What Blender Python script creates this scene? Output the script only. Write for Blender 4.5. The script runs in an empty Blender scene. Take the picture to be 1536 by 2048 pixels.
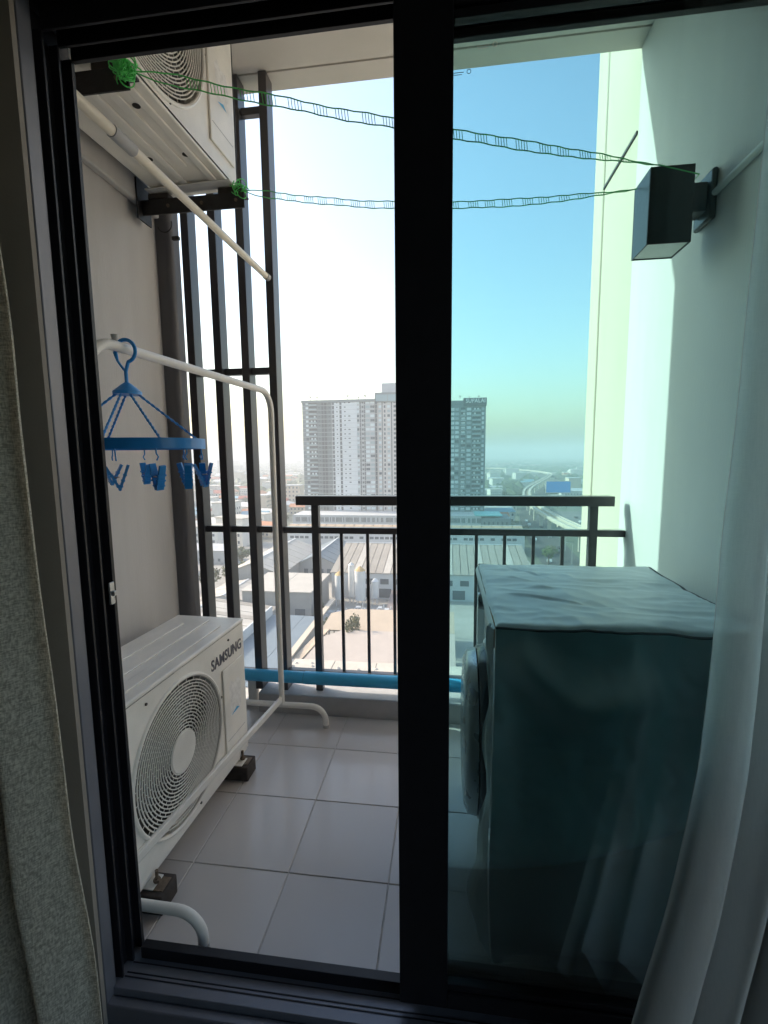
import bpy, bmesh, math, random
from mathutils import Vector, Matrix, noise
R = math.radians
rng = random.Random(7)
SC = bpy.context.scene
COL = SC.collection

# ------------------------------------------------------------------ camera
cam_d = bpy.data.cameras.new('camera'); cam = bpy.data.objects.new('camera', cam_d); COL.objects.link(cam)
cam_d.sensor_fit = 'VERTICAL'; cam_d.sensor_height = 36.0; cam_d.lens = 36.0 * 944.4 / 2048.0
cam_d.clip_start = 0.02; cam_d.clip_end = 30000
_yaw, _pit, _rol = 0.13311, 0.11975, -0.01014
f = Vector((-math.sin(_yaw)*math.cos(_pit), math.cos(_yaw)*math.cos(_pit), -math.sin(_pit)))
r = Vector((math.cos(_yaw), math.sin(_yaw), 0)); u = r.cross(f)
r2 = r*math.cos(_rol) + u*math.sin(_rol); u2 = -r*math.sin(_rol) + u*math.cos(_rol)
M = Matrix((r2, u2, -f)).transposed().to_4x4(); M.translation = Vector((0, -1.2, 1.2287))
cam.matrix_world = M
SC.camera = cam

# ------------------------------------------------------------------ world, sun, exposure
w = bpy.data.worlds.new('World'); SC.world = w; w.use_nodes = True
nt = w.node_tree; bg = nt.nodes['Background']
sky = nt.nodes.new('ShaderNodeTexSky'); sky.sky_type = 'NISHITA'; sky.sun_disc = False
SUN_TO = Vector((-1, 0.249, 0.61)).normalized()
sky.sun_elevation = math.asin(SUN_TO.z); sky.sun_rotation = math.atan2(SUN_TO.x, SUN_TO.y)
sky.altitude = 10; sky.air_density = 1.5; sky.dust_density = 2.6; sky.ozone_density = 1.4
nt.links.new(sky.outputs[0], bg.inputs[0]); bg.inputs[1].default_value = 0.11
sd = bpy.data.lights.new('sun', 'SUN'); sd.energy = 2.0; sd.angle = R(0.6); sd.color = (1.0, 0.90, 0.75)
so = bpy.data.objects.new('sun', sd); COL.objects.link(so)
so.rotation_euler = SUN_TO.to_track_quat('Z', 'Y').to_euler(); so.location = (-30, 10, 40)
SC.view_settings.view_transform = 'Standard'; SC.view_settings.look = 'None'
SC.view_settings.exposure = 1.72; SC.view_settings.gamma = 1.0
SC.render.engine = 'CYCLES'
cy = SC.cycles
cy.max_bounces = 12; cy.diffuse_bounces = 8; cy.glossy_bounces = 3; cy.transmission_bounces = 4
cy.transparent_max_bounces = 16; cy.volume_bounces = 0
cy.use_denoising = True; cy.sample_clamp_indirect = 6
cy.caustics_reflective = False; cy.caustics_refractive = False

# ------------------------------------------------------------------ helpers
MATS = {}
def mat(name, col, rough=0.6, metal=0.0, var=0.08, scale=8.0, bump=0.0, bscale=60.0, spec=0.5, coat=0.0, stretch=None, col2=None, rvar=0.08):
    if name in MATS: return MATS[name]
    m = bpy.data.materials.new(name); m.use_nodes = True; t = m.node_tree; b = t.nodes['Principled BSDF']
    b.inputs['Roughness'].default_value = rough; b.inputs['Metallic'].default_value = metal
    b.inputs['Specular IOR Level'].default_value = spec
    b.inputs['Coat Weight'].default_value = coat
    tc = t.nodes.new('ShaderNodeTexCoord'); mp = t.nodes.new('ShaderNodeMapping')
    if stretch: mp.inputs['Scale'].default_value = stretch
    t.links.new(tc.outputs['Object'], mp.inputs[0])
    n = t.nodes.new('ShaderNodeTexNoise'); n.inputs['Scale'].default_value = scale; n.inputs['Detail'].default_value = 6
    n.inputs['Roughness'].default_value = 0.6
    t.links.new(mp.outputs[0], n.inputs['Vector'])
    rp = t.nodes.new('ShaderNodeValToRGB')
    a = [max(0, c*(1-var)) for c in col]; z = list(col2) if col2 else [min(1, c*(1+var)) for c in col]
    rp.color_ramp.elements[0].position = 0.3; rp.color_ramp.elements[1].position = 0.7
    rp.color_ramp.elements[0].color = (*a, 1); rp.color_ramp.elements[1].color = (*z, 1)
    t.links.new(n.outputs['Fac'], rp.inputs[0]); t.links.new(rp.outputs[0], b.inputs['Base Color'])
    mr = t.nodes.new('ShaderNodeMapRange'); mr.inputs[3].default_value = max(0.02, rough-rvar); mr.inputs[4].default_value = min(1, rough+rvar)
    n3 = t.nodes.new('ShaderNodeTexNoise'); n3.inputs['Scale'].default_value = scale*2.7; t.links.new(mp.outputs[0], n3.inputs['Vector'])
    t.links.new(n3.outputs['Fac'], mr.inputs[0]); t.links.new(mr.outputs[0], b.inputs['Roughness'])
    if bump:
        n2 = t.nodes.new('ShaderNodeTexNoise'); n2.inputs['Scale'].default_value = bscale; n2.inputs['Detail'].default_value = 4
        t.links.new(mp.outputs[0], n2.inputs['Vector'])
        bp = t.nodes.new('ShaderNodeBump'); bp.inputs['Strength'].default_value = bump; bp.inputs['Distance'].default_value = 0.004
        t.links.new(n2.outputs['Fac'], bp.inputs['Height']); t.links.new(bp.outputs[0], b.inputs['Normal'])
    MATS[name] = m
    return m

class MB:
    """collects shapes; build() links them as one mesh object"""
    def __init__(s): s.v = []; s.f = []
    def add(s, vs, fs):
        o = len(s.v); s.v += [tuple(x) for x in vs]; s.f += [tuple(i+o for i in q) for q in fs]; return s
    def box(s, x0, x1, y0, y1, z0, z1):
        return s.add([(x0,y0,z0),(x1,y0,z0),(x1,y1,z0),(x0,y1,z0),(x0,y0,z1),(x1,y0,z1),(x1,y1,z1),(x0,y1,z1)],
                     [(0,3,2,1),(4,5,6,7),(0,1,5,4),(1,2,6,5),(2,3,7,6),(3,0,4,7)])
    def obox(s, c, ax, ay, az):
        c = Vector(c); ax, ay, az = Vector(ax), Vector(ay), Vector(az)
        vs = [c + sx*ax + sy*ay + sz*az for sz in (-1,1) for sx, sy in ((-1,-1),(1,-1),(1,1),(-1,1))]
        return s.add(vs, [(0,3,2,1),(4,5,6,7),(0,1,5,4),(1,2,6,5),(2,3,7,6),(3,0,4,7)])
    def beam(s, a, b, wid, hei, up=(0,0,1)):
        a, b = Vector(a), Vector(b); d = (b-a).normalized(); sd_ = d.cross(Vector(up))
        if sd_.length < 1e-4: sd_ = Vector((1,0,0))
        sd_.normalize(); uu = sd_.cross(d)
        return s.obox((a+b)/2, (b-a)/2, sd_*wid/2, uu*hei/2)
    def tube(s, pts, rad, n=10, closed=False, caps=True):
        pts = [Vector(p) for p in pts]; N = len(pts); rings = []; prev = None
        rads = rad if isinstance(rad, (list, tuple)) else [rad]*N
        for i, p in enumerate(pts):
            if closed: d = pts[(i+1) % N] - pts[i-1]
            else: d = pts[min(i+1, N-1)] - pts[max(i-1, 0)]
            d.normalize()
            if prev is None:
                a = Vector((0,0,1)) if abs(d.z) < 0.9 else Vector((1,0,0)); nn = d.cross(a).normalized()
            else:
                nn = prev - d*prev.dot(d); nn = nn.normalized() if nn.length > 1e-6 else d.orthogonal().normalized()
            prev = nn; bb = d.cross(nn)
            rings.append([p + rads[i]*(math.cos(2*math.pi*k/n)*nn + math.sin(2*math.pi*k/n)*bb) for k in range(n)])
        vs = [v for rg in rings for v in rg]; fs = []
        for i in range(N if closed else N-1):
            j = (i+1) % N
            for k in range(n): fs.append((i*n+k, i*n+(k+1) % n, j*n+(k+1) % n, j*n+k))
        if not closed and caps:
            fs.append(tuple(reversed(range(n)))); fs.append(tuple((N-1)*n+k for k in range(n)))
        return s.add(vs, fs)
    def disc(s, c, nrm, rad, n=32, thick=0.002):
        c = Vector(c); nrm = Vector(nrm).normalized()
        return s.tube([c, c+nrm*thick], rad, n)
    def prism(s, poly, axis, a, b):
        """poly of 2D points extruded along axis 0/1/2 from a to b"""
        def P(q, t):
            return {0:(t,q[0],q[1]), 1:(q[0],t,q[1]), 2:(q[0],q[1],t)}[axis]
        n = len(poly); vs = [P(q,a) for q in poly] + [P(q,b) for q in poly]
        return s.add(vs, [tuple(range(n)), tuple(reversed(range(n,2*n)))] + [(i,(i+1)%n,n+(i+1)%n,n+i) for i in range(n)])
    def grid(s, fn, nu, nv):
        vs = [fn(i/nu, j/nv) for j in range(nv+1) for i in range(nu+1)]
        return s.add(vs, [(j*(nu+1)+i, j*(nu+1)+i+1, (j+1)*(nu+1)+i+1, (j+1)*(nu+1)+i) for j in range(nv) for i in range(nu)])
    def mesh(s, name, m=None, smooth=True, ang=35):
        me = bpy.data.meshes.new(name); me.from_pydata(s.v, [], s.f)
        bm = bmesh.new(); bm.from_mesh(me); bmesh.ops.recalc_face_normals(bm, faces=bm.faces); bm.to_mesh(me); bm.free()
        if m: me.materials.append(m)
        if smooth:
            me.shade_smooth(); me.set_sharp_from_angle(angle=R(ang))
        return me
    def build(s, name, m, parent=None, bevel=0, seg=2, smooth=True, ang=35):
        o = bpy.data.objects.new(name, s.mesh(name, m, smooth, ang)); COL.objects.link(o)
        if parent: o.parent = parent
        if bevel:
            b = o.modifiers.new('bevel', 'BEVEL'); b.width = bevel; b.segments = seg; b.limit_method = 'ANGLE'; b.angle_limit = R(40)
            b.harden_normals = False
        return o

def link(name, me, parent=None, loc=(0,0,0), rot=(0,0,0), sc=(1,1,1)):
    o = bpy.data.objects.new(name, me); COL.objects.link(o); o.location = loc; o.rotation_euler = rot; o.scale = sc
    if parent: o.parent = parent
    return o
def tag(o, label=None, cat=None, group=None, kind=None):
    if label: o['label'] = label
    if cat: o['category'] = cat
    if group: o['group'] = group
    if kind: o['kind'] = kind
    return o
def empty(name, loc=(0,0,0), rz=0):
    o = bpy.data.objects.new(name, None); COL.objects.link(o); o.location = loc; o.rotation_euler = (0,0,rz); o.empty_display_size = 0.1
    return o
def copy_tree(o, parent=None):
    c = o.copy(); COL.objects.link(c); c.parent = parent
    for ch in list(o.children): copy_tree(ch, c)
    return c
def text_mesh(name, body, size, m, extrude=0.0008, offset=0.0, spacing=1.0):
    cu = bpy.data.curves.new(name, 'FONT'); cu.body = body; cu.size = size; cu.extrude = extrude; cu.offset = offset
    cu.align_x = 'LEFT'; cu.align_y = 'BOTTOM'; cu.space_character = spacing; cu.resolution_u = 3
    o = bpy.data.objects.new('tmp', cu); COL.objects.link(o)
    dg = bpy.context.evaluated_depsgraph_get(); dg.update()
    me = bpy.data.meshes.new_from_object(o.evaluated_get(dg)); me.name = name
    bpy.data.objects.remove(o); bpy.data.curves.remove(cu)
    me.materials.clear(); me.materials.append(m)
    return me
def arc(c, a, b, rad, t0, t1, n):
    c, a, b = Vector(c), Vector(a), Vector(b)
    return [c + rad*(math.cos(t0+(t1-t0)*i/n)*a + math.sin(t0+(t1-t0)*i/n)*b) for i in range(n+1)]

# ------------------------------------------------------------------ materials
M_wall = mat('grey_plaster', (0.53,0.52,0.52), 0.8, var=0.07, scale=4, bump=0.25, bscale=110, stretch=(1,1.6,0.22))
M_soffit = mat('soffit_paint', (0.68,0.64,0.61), 0.85, var=0.05, scale=4, bump=0.1, bscale=120)
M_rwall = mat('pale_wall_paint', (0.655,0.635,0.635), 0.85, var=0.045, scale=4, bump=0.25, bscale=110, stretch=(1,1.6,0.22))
M_fin = mat('cream_render', (0.56,0.52,0.44), 0.85, var=0.04, scale=2.5, bump=0.1, bscale=120, stretch=(1,1,.35))
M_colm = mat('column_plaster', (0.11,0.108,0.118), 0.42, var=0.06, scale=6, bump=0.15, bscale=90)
M_tile = mat('floor_tile', (0.575,0.55,0.54), 0.20, var=0.02, scale=3, rvar=0.0)
M_tiles = [M_tile] + [mat('floor_tile_%s' % n_, tuple(c_*k_ for c_ in (0.575,0.55,0.54)), 0.20+d_, var=0.035, scale=2.2, rvar=0.02) for n_, k_, d_ in (('darker',0.93,0.02),('paler',1.05,-0.02),('dusty',0.98,0.05))]
M_grout = mat('grout', (0.50,0.48,0.46), 0.9, var=0.25, scale=30)
M_kerb = mat('kerb_cement', (0.42,0.41,0.41), 0.75, var=0.12, scale=7, bump=0.2, bscale=80)
M_steel = mat('dark_painted_steel', (0.068,0.062,0.066), 0.28, var=0.03, scale=4, rvar=0.008)
M_frame = mat('black_aluminium', (0.012,0.012,0.017), 0.42, var=0.15, scale=40, spec=0.35)
M_sill = mat('sill_aluminium', (0.16,0.17,0.205), 0.34, metal=0.2, var=0.05, scale=14, rvar=0.03)
M_acw = mat('ivory_casing', (0.84,0.815,0.77), 0.33, var=0.10, scale=5, bump=0.02, bscale=90)
M_acd = mat('fan_cavity', (0.02,0.018,0.016), 0.8)
M_blade = mat('fan_blade', (0.06,0.055,0.05), 0.5)
M_logo = mat('grey_print', (0.10,0.10,0.13), 0.5)
M_white = mat('white_powdercoat', (0.80,0.78,0.74), 0.35, var=0.03, scale=12)
M_cap = mat('grey_plastic', (0.42,0.42,0.43), 0.5)
M_rod = mat('ivory_rod', (0.80,0.74,0.62), 0.35, var=0.03)
M_blue = mat('blue_plastic', (0.025,0.28,0.72), 0.33, var=0.06, scale=30)
M_pvc = mat('blue_pvc', (0.05,0.40,0.70), 0.38, var=0.08, scale=14)
M_pvcd = mat('blue_pvc_joint', (0.008,0.10,0.22), 0.5)
M_rope = mat('green_rope', (0.16,0.80,0.22), 0.6, var=0.2, scale=200)
M_lampb = mat('lamp_black', (0.02,0.022,0.025), 0.34, var=0.3, scale=60, bump=0.05, bscale=400)
M_lampd = mat('frosted_diffuser', (0.80,0.78,0.72), 0.5)
M_block = mat('rubber_block', (0.055,0.045,0.04), 0.85, var=0.3, scale=30, bump=0.5, bscale=60)
M_rust = mat('rusty_bolt', (0.20,0.15,0.11), 0.6, metal=0.4, var=0.3, scale=90)
M_brk = mat('bracket_steel', (0.022,0.020,0.021), 0.5, var=0.3, scale=50, bump=0.2, bscale=140)
M_wash = mat('washer_white', (0.72,0.73,0.74), 0.25, var=0.02)
M_wdark = mat('washer_door_dark', (0.03,0.035,0.045), 0.2)
M_wgrey = mat('washer_silver', (0.42,0.43,0.45), 0.28, metal=0.6)
M_wood = mat('cardboard_label', (0.45,0.24,0.10), 0.7)
M_roomw = mat('room_wall', (0.27,0.245,0.22), 0.85, var=0.08, scale=3, bump=0.1, bscale=160)
M_roomf = mat('room_floor', (0.16,0.13,0.105), 0.5, var=0.15, scale=6)

def cloth_mat(name, c1, c2, scale, stretch, trans=0.0, clear=0.0, bump=0.3, rough=0.9, coltrans=None):
    m = bpy.data.materials.new(name); m.use_nodes = True; t = m.node_tree; b = t.nodes['Principled BSDF']; out = t.nodes['Material Output']
    b.inputs['Roughness'].default_value = rough; b.inputs['Specular IOR Level'].default_value = 0.2
    tc = t.nodes.new('ShaderNodeTexCoord')
    def nz(st, sc, det=5):
        mp = t.nodes.new('ShaderNodeMapping'); mp.inputs['Scale'].default_value = st
        n = t.nodes.new('ShaderNodeTexNoise'); n.inputs['Scale'].default_value = sc; n.inputs['Detail'].default_value = det
        t.links.new(tc.outputs['Object'], mp.inputs[0]); t.links.new(mp.outputs[0], n.inputs['Vector']); return n
    n1 = nz(stretch, scale); n2 = nz((stretch[2], stretch[1], stretch[0]), scale*1.3)
    mx = t.nodes.new('ShaderNodeMath'); mx.operation = 'ADD'; t.links.new(n1.outputs['Fac'], mx.inputs[0]); t.links.new(n2.outputs['Fac'], mx.inputs[1])
    mh = t.nodes.new('ShaderNodeMath'); mh.operation = 'MULTIPLY'; mh.inputs[1].default_value = 0.5; t.links.new(mx.outputs[0], mh.inputs[0])
    rp = t.nodes.new('ShaderNodeValToRGB'); rp.color_ramp.elements[0].position = 0.4; rp.color_ramp.elements[1].position = 0.6
    rp.color_ramp.elements[0].color = (*c1,1); rp.color_ramp.elements[1].color = (*c2,1)
    t.links.new(mh.outputs[0], rp.inputs[0]); t.links.new(rp.outputs[0], b.inputs['Base Color'])
    bp = t.nodes.new('ShaderNodeBump'); bp.inputs['Strength'].default_value = bump; bp.inputs['Distance'].default_value = 0.002
    t.links.new(mh.outputs[0], bp.inputs['Height']); t.links.new(bp.outputs[0], b.inputs['Normal'])
    sh = b.outputs[0]
    if trans:
        tr = t.nodes.new('ShaderNodeBsdfTranslucent'); t.links.new(rp.outputs[0], tr.inputs[0])
        ms = t.nodes.new('ShaderNodeMixShader'); ms.inputs[0].default_value = trans
        t.links.new(sh, ms.inputs[1]); t.links.new(tr.outputs[0], ms.inputs[2]); sh = ms.outputs[0]
    if clear:
        tp = t.nodes.new('ShaderNodeBsdfTransparent'); ms = t.nodes.new('ShaderNodeMixShader'); ms.inputs[0].default_value = clear
        t.links.new(sh, ms.inputs[1]); t.links.new(tp.outputs[0], ms.inputs[2]); sh = ms.outputs[0]
    t.links.new(sh, out.inputs[0]); MATS[name] = m
    return m
M_linen = cloth_mat('grey_green_linen', (0.46,0.445,0.38), (0.92,0.90,0.82), 22, (4.0,4.0,20), trans=0.55, bump=0.6)
M_sheer = cloth_mat('white_sheer', (0.90,0.91,0.90), (0.97,0.97,0.96), 40, (26,3,1), trans=0.7, clear=0.54, bump=0.2)
M_cover = cloth_mat('pale_vinyl_cover', (0.72,0.77,0.80), (0.80,0.85,0.88), 9, (1,1,1), trans=0.06, bump=0.05, rough=0.42)
MATS['pale_vinyl_cover'].node_tree.nodes['Principled BSDF'].inputs['Specular IOR Level'].default_value = 0.5
M_piping = mat('dark_piping', (0.05,0.06,0.07), 0.6)

def glass_mat(name, tint):
    m = bpy.data.materials.new(name); m.use_nodes = True; t = m.node_tree
    for n in list(t.nodes):
        if n.type == 'BSDF_PRINCIPLED': t.nodes.remove(n)
    out = t.nodes['Material Output']
    tr = t.nodes.new('ShaderNodeBsdfTransparent'); tr.inputs[0].default_value = (*tint, 1)
    gl = t.nodes.new('ShaderNodeBsdfGlossy'); gl.inputs['Roughness'].default_value = 0.02
    fr = t.nodes.new('ShaderNodeFresnel'); fr.inputs[0].default_value = 1.45
    hf = t.nodes.new('ShaderNodeMath'); hf.operation = 'MULTIPLY'; hf.inputs[1].default_value = 0.6; t.links.new(fr.outputs[0], hf.inputs[0])
    mx = t.nodes.new('ShaderNodeMixShader'); t.links.new(hf.outputs[0], mx.inputs[0])
    t.links.new(tr.outputs[0], mx.inputs[1]); t.links.new(gl.outputs[0], mx.inputs[2]); t.links.new(mx.outputs[0], out.inputs[0])
    return m
M_glass = glass_mat('teal_tinted_glass', (0.822, 0.938, 0.942))
M_etch = mat('etched_mark', (0.50,0.55,0.53), 0.7)

XL, XR, YD, YW = -1.15, 0.762, -0.235, -0.375      # left wall, right wall, door wall balcony face, room face
ZC = 2.84

# ================================================================== THE SETTING: balcony and room shell
fl = MB().box(XL-0.3, XR, YD, 1.03, -0.25, -0.003).build('balcony_floor', M_grout); tag(fl, kind='structure')
T = 0.3; X0 = -0.7605; Y0 = 0.0149; g = 0.0013
for i in range(-2, 6):
    for j in range(-1, 4):
        xa, xb = max(X0+(i)*T, XL), min(X0+(i+1)*T, XR); ya, yb = max(Y0+(j)*T, YD), min(Y0+(j+1)*T, 0.862)
        if xb-xa < 0.02 or yb-ya < 0.02: continue
        h = rng.uniform(-0.0004, 0.0004)
        xa += g; xb -= g; ya += g; yb -= g; c = 0.0016
        mb = MB(); vs = [(xa,ya,-.01),(xb,ya,-.01),(xb,yb,-.01),(xa,yb,-.01),(xa,ya,-c+h),(xb,ya,-c+h),(xb,yb,-c+h),(xa,yb,-c+h),
                         (xa+c,ya+c,h),(xb-c,ya+c,h),(xb-c,yb-c,h),(xa+c,yb-c,h)]
        mb.add(vs, [(8,9,10,11)] + [(k,(k+1)%4,4+(k+1)%4,4+k) for k in range(4)] + [(4+k,4+(k+1)%4,8+(k+1)%4,8+k) for k in range(4)])
        mb.build('floor_tile', rng.choice(M_tiles), fl, smooth=False)

ceil = MB().box(-1.6, XR+0.25, YD, 0.915, ZC, ZC+0.25).box(-1.6, XR+0.25, 0.915, 0.925, ZC+0.012, ZC+0.25).box(-1.6, XR+0.25, 0.925, 1.025, ZC, ZC+0.25).build('balcony_ceiling', M_soffit)
tag(ceil, kind='structure')
kerb = MB().box(-0.90, XR-0.002, 0.863, 1.03, -0.02, 0.093).build('balcony_kerb', M_kerb, bevel=0.006); tag(kerb, kind='structure')

lw = empty('balcony_wall', (XL, 0.2, 0))
def loc(mb, e):  # shift world vertices into the parent's frame
    mb.v = [(x-e.location.x, y-e.location.y, z-e.location.z) for x, y, z in mb.v]; return mb
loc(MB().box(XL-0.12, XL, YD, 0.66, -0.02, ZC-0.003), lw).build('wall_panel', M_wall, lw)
loc(MB().box(XL+0.001, XL+0.03, YD, 0.64, 2.155, ZC-0.004), lw).build('beam', M_wall, lw, bevel=0.006)
loc(MB().box(XL-0.10, -1.088, 0.652, 0.735, -0.02, ZC-0.005), lw).build('corner_column', M_colm, lw, bevel=0.024, seg=4)
loc(MB().tube(arc((-1.095,0.63,2.13), (1,0,0), (0,0,1), 0.03, -math.pi*0.9, 0.3, 14), 0.0022, 6), lw).build('tie_wire', M_brk, lw)
loc(MB().box(-1.075,-1.045,0.638,0.652,2.075,2.088), lw).build('pipe_clip', M_brk, lw, bevel=0.002)
loc(MB().box(-1.62,-1.262,0.60,0.965,-3,6.0), lw).build('unseen_sun_blocker', M_wall, lw)  # unseen block, added to stop sun slipping between column and slats
tag(lw, 'grey plastered side wall behind the fan units with rounded column at its end', 'wall')

rw = empty('balcony_wall', (XR, 0.6, 0))
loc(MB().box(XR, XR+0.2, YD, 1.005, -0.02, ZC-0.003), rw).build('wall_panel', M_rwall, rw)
loc(MB().box(XR+0.003, XR+0.2, 1.009, 1.43, -3.0, 6.0), rw).build('outer_fin', M_fin, rw)
loc(MB().box(XR-0.004, XR+0.2, 1.432, 1.59, -3.0, 6.0), rw).build('fin_edge', M_fin, rw, bevel=0.01)
loc(MB().box(XR-0.003, XR+0.003, 1.02, 1.57, 2.522, 2.534), rw).build('metal_strip', M_brk, rw)
tag(rw, 'cream rendered side wall with sunlit outer fin beside the covered washing machine', 'wall')

# the wall that holds the door, and the dark room behind it
def struct(name, mb, m, **k): return tag(mb.build(name, m, **k), kind='structure')
struct('room_wall_door_side', MB().box(-2.2,-0.80,YW,YD-0.001,-0.2,ZC).box(0.74,2.0,YW,YD-0.001,-0.2,ZC).box(-0.80,0.74,YW,YD-0.001,2.09,ZC).box(-2.19,-0.7475,-0.386,-0.3755,-0.2,2.595), M_roomw)
struct('room_floor', MB().box(-2.2,2.0,-4.2,YW-0.004,-0.2,-0.03), M_roomf)
M_roomd = mat('room_dark_paint', (0.20,0.19,0.175), 0.8)
struct('room_ceiling', MB().box(-2.2,2.0,-4.2,YW,2.60,2.84), M_roomw)
struct('room_wall_left', MB().box(-2.4,-2.2,-4.2,YW,-0.2,2.84), M_roomw)
struct('room_wall_right', MB().box(2.0,2.2,-4.2,-3.2,-0.2,2.84).box(2.0,2.2,-0.6,YW,-0.2,2.84).box(2.0,2.2,-3.2,-0.6,-0.2,0.3).box(2.0,2.2,-3.2,-0.6,2.5,2.84), M_roomw)  # wall left open for the added daylight window
wf = empty('added_fill_window', (2.1,-2.3,0.9))  # invented window out of view, added so sky light reaches the left curtain
for q in ((-3.199,-3.15,0.301,2.499),(-0.65,-0.601,0.301,2.499),(-3.149,-0.651,0.301,0.35),(-3.149,-0.651,2.45,2.499),(-1.92,-1.88,0.351,2.449)):
    loc(MB().box(2.07,2.13,*q), wf).build('frame_bar', M_frame, wf)
tag(wf, kind='structure')
struct('room_wall_back', MB().box(-2.4,2.2,-4.4,-4.2,-0.2,2.84), M_roomd)

# ================================================================== sliding door
df = empty('sliding_door_frame', (0, -0.31, 0)); D = lambda mb: loc(mb, df)
D(MB().box(-0.80,-0.758,-0.372,-0.238,0.0,2.09)).build('jamb', M_frame, df, bevel=0.002)
for y, wd in ((-0.254,0.010),(-0.289,0.006),(-0.326,0.006)):
    D(MB().box(-0.7585,-0.740,y-wd/2,y+wd/2,0.02,2.01)).build('track_rib', M_frame, df, bevel=0.0012)
D(MB().box(-0.7585,-0.748,-0.372,-0.340,0.0,2.06)).build('jamb_lip', M_sill, df, bevel=0.002)
D(MB().box(-0.758,0.70,-0.372,-0.238,2.045,2.09)).build('head', M_frame, df, bevel=0.002)
for y, wd in ((-0.254,0.010),(-0.289,0.006),(-0.326,0.006)):
    D(MB().box(-0.7395,0.698,y-wd/2,y+wd/2,2.006,2.0455)).build('track_rib', M_frame, df, bevel=0.0012)
D(MB().box(-0.758,0.70,-0.350,-0.240,-0.02,0.028)).build('sill', M_sill, df, bevel=0.002)
D(MB().box(-0.725,0.70,-0.284,-0.262,0.0285,0.058)).build('sill_upstand', M_frame, df, bevel=0.0015)
for y in (-0.294,-0.316,-0.325):
    D(MB().box(-0.738,0.70,y-0.001,y+0.001,0.0284,0.0298)).build('sill_groove', M_frame, df)
D(MB().box(-0.775,0.70,-0.374,-0.3505,-0.05,0.012)).build('sill_nosing', M_sill, df, bevel=0.004)
D(MB().box(0.66,0.70,-0.372,-0.238,0.0285,2.0445)).build('jamb', M_frame, df, bevel=0.002)
D(MB().box(-0.7397,-0.735,-0.275,-0.261,0.905,0.955).box(-0.739,-0.728,-0.272,-0.264,0.925,0.936)).build('strike_plate', M_wgrey, df, bevel=0.001)
tag(df, 'black aluminium sliding door frame with ribbed tracks', 'door frame')

def door_panel(y0, y1, x0, x1, label, sw):
    e = empty('sliding_door_panel', ((x0+x1)/2, (y0+y1)/2, 0.03)); L = lambda mb: loc(mb, e)
    L(MB().box(x0,x0+sw,y0,y1,0.0595,2.004)).build('stile', M_frame, e, bevel=0.002)
    L(MB().box(x1-0.05,x1,y0,y1,0.0595,2.004)).build('stile', M_frame, e, bevel=0.002)
    L(MB().box(x0+sw,x1-0.05,y0,y1,0.0595,0.098)).build('bottom_rail', M_frame, e, bevel=0.002)
    L(MB().box(x0+sw,x1-0.05,y0+0.006,y1-0.006,0.0982,0.112)).build('glazing_bead', M_frame, e, bevel=0.002)
    L(MB().box(x0+sw,x1-0.05,y0,y1,1.962,2.004)).build('top_rail', M_frame, e, bevel=0.002)
    L(MB().box(x0+sw,x1-0.05,y0+0.006,y1-0.006,1.948,1.9618)).build('glazing_bead', M_frame, e, bevel=0.002)
    ym = (y0+y1)/2
    gp = L(MB().box(x0+sw-0.006,x1-0.044,ym-0.0025,ym+0.0025,0.105,1.955)).build('glass_pane', M_glass, e, smooth=False)
    tag(e, label, 'door panel', None)
    return e, gp, ym
p1, g1, ym1 = door_panel(-0.322,-0.292,-0.094,0.655,'sliding glass door panel pushed open, its black stile overlapping the fixed pane', 0.101)
p2, g2, ym2 = door_panel(-0.286+0.003,-0.257,-0.070,0.657,'fixed tinted glass door panel on the balcony side of the sliding panel', 0.072)
def stamp(e, g_, ym, x, z):
    mb = MB(); y = ym-0.0035
    mb.tube(arc((x,y,z), (1,0,0), (0,0,1), 0.0035, 0, 2*math.pi*15/16, 15), 0.0005, 4, closed=True)
    mb.box(x-0.030, x-0.009, y-0.0003, y+0.0003, z-0.0006, z+0.0002)
    mb.box(x-0.028, x-0.012, y-0.0003, y+0.0003, z-0.0040, z-0.0034)
    loc(mb, e).build('etched_stamp', M_etch, e)
stamp(p1, g1, ym1, 0.075, 1.905); stamp(p2, g2, ym2, 0.034, 1.895)

# ================================================================== curtains
def curtain(name, m, fn, label, nu=150, nv=60):
    o = MB().grid(fn, nu, nv).build(name, m, None, ang=80); o.modifiers.new('solid', 'SOLIDIFY').thickness = 0.0008
    return tag(o, label, 'curtain')
def cur_l(a, b):
    z = 0.0 + 2.45*b
    x = -1.555 + (0.80 + 0.05*(1-z/1.6))*a
    s = 1-a
    y = -0.465 + 0.030*math.sin(9.0*a*5.2+0.5*math.sin(z*1.3)) - 0.03*(1-a) + 0.012*noise.noise(Vector((a*6, z*2.4, 1)))
    y += 0.02*math.exp(-((a-1)/0.03)**2)
    y = min(y, -0.40)
    x += 0.010*noise.noise(Vector((a*3, z*3.1, 5)))*a
    return (x, y, z)
curtain('curtain', M_linen, cur_l, 'heathered grey green linen curtain hanging beside the door frame', 220, 90)
def cur_r(a, b):
    z = 0.0 + 2.45*b
    e0 = 0.418 - 0.0245*(1.62-z) - 0.11*max(0.0, (0.75-z)/0.75)**1.3
    dm = 1-math.exp(-a/0.03)
    x = e0 + (0.98-e0)*a + 0.012*dm*math.sin(a*24+z*0.7) + 0.003*noise.noise(Vector((1, z*5, 3)))
    amp = 0.018 + 0.022*(1-b)
    y = -0.450 + dm*(amp*math.sin(a*46 + 1.1*math.sin(z*1.1)+0.9) + 0.012*noise.noise(Vector((a*8, z*1.2, 9)))) + 0.008*noise.noise(Vector((a*30, z*0.8, 2)))*dm
    return (x, y, z)
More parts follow.
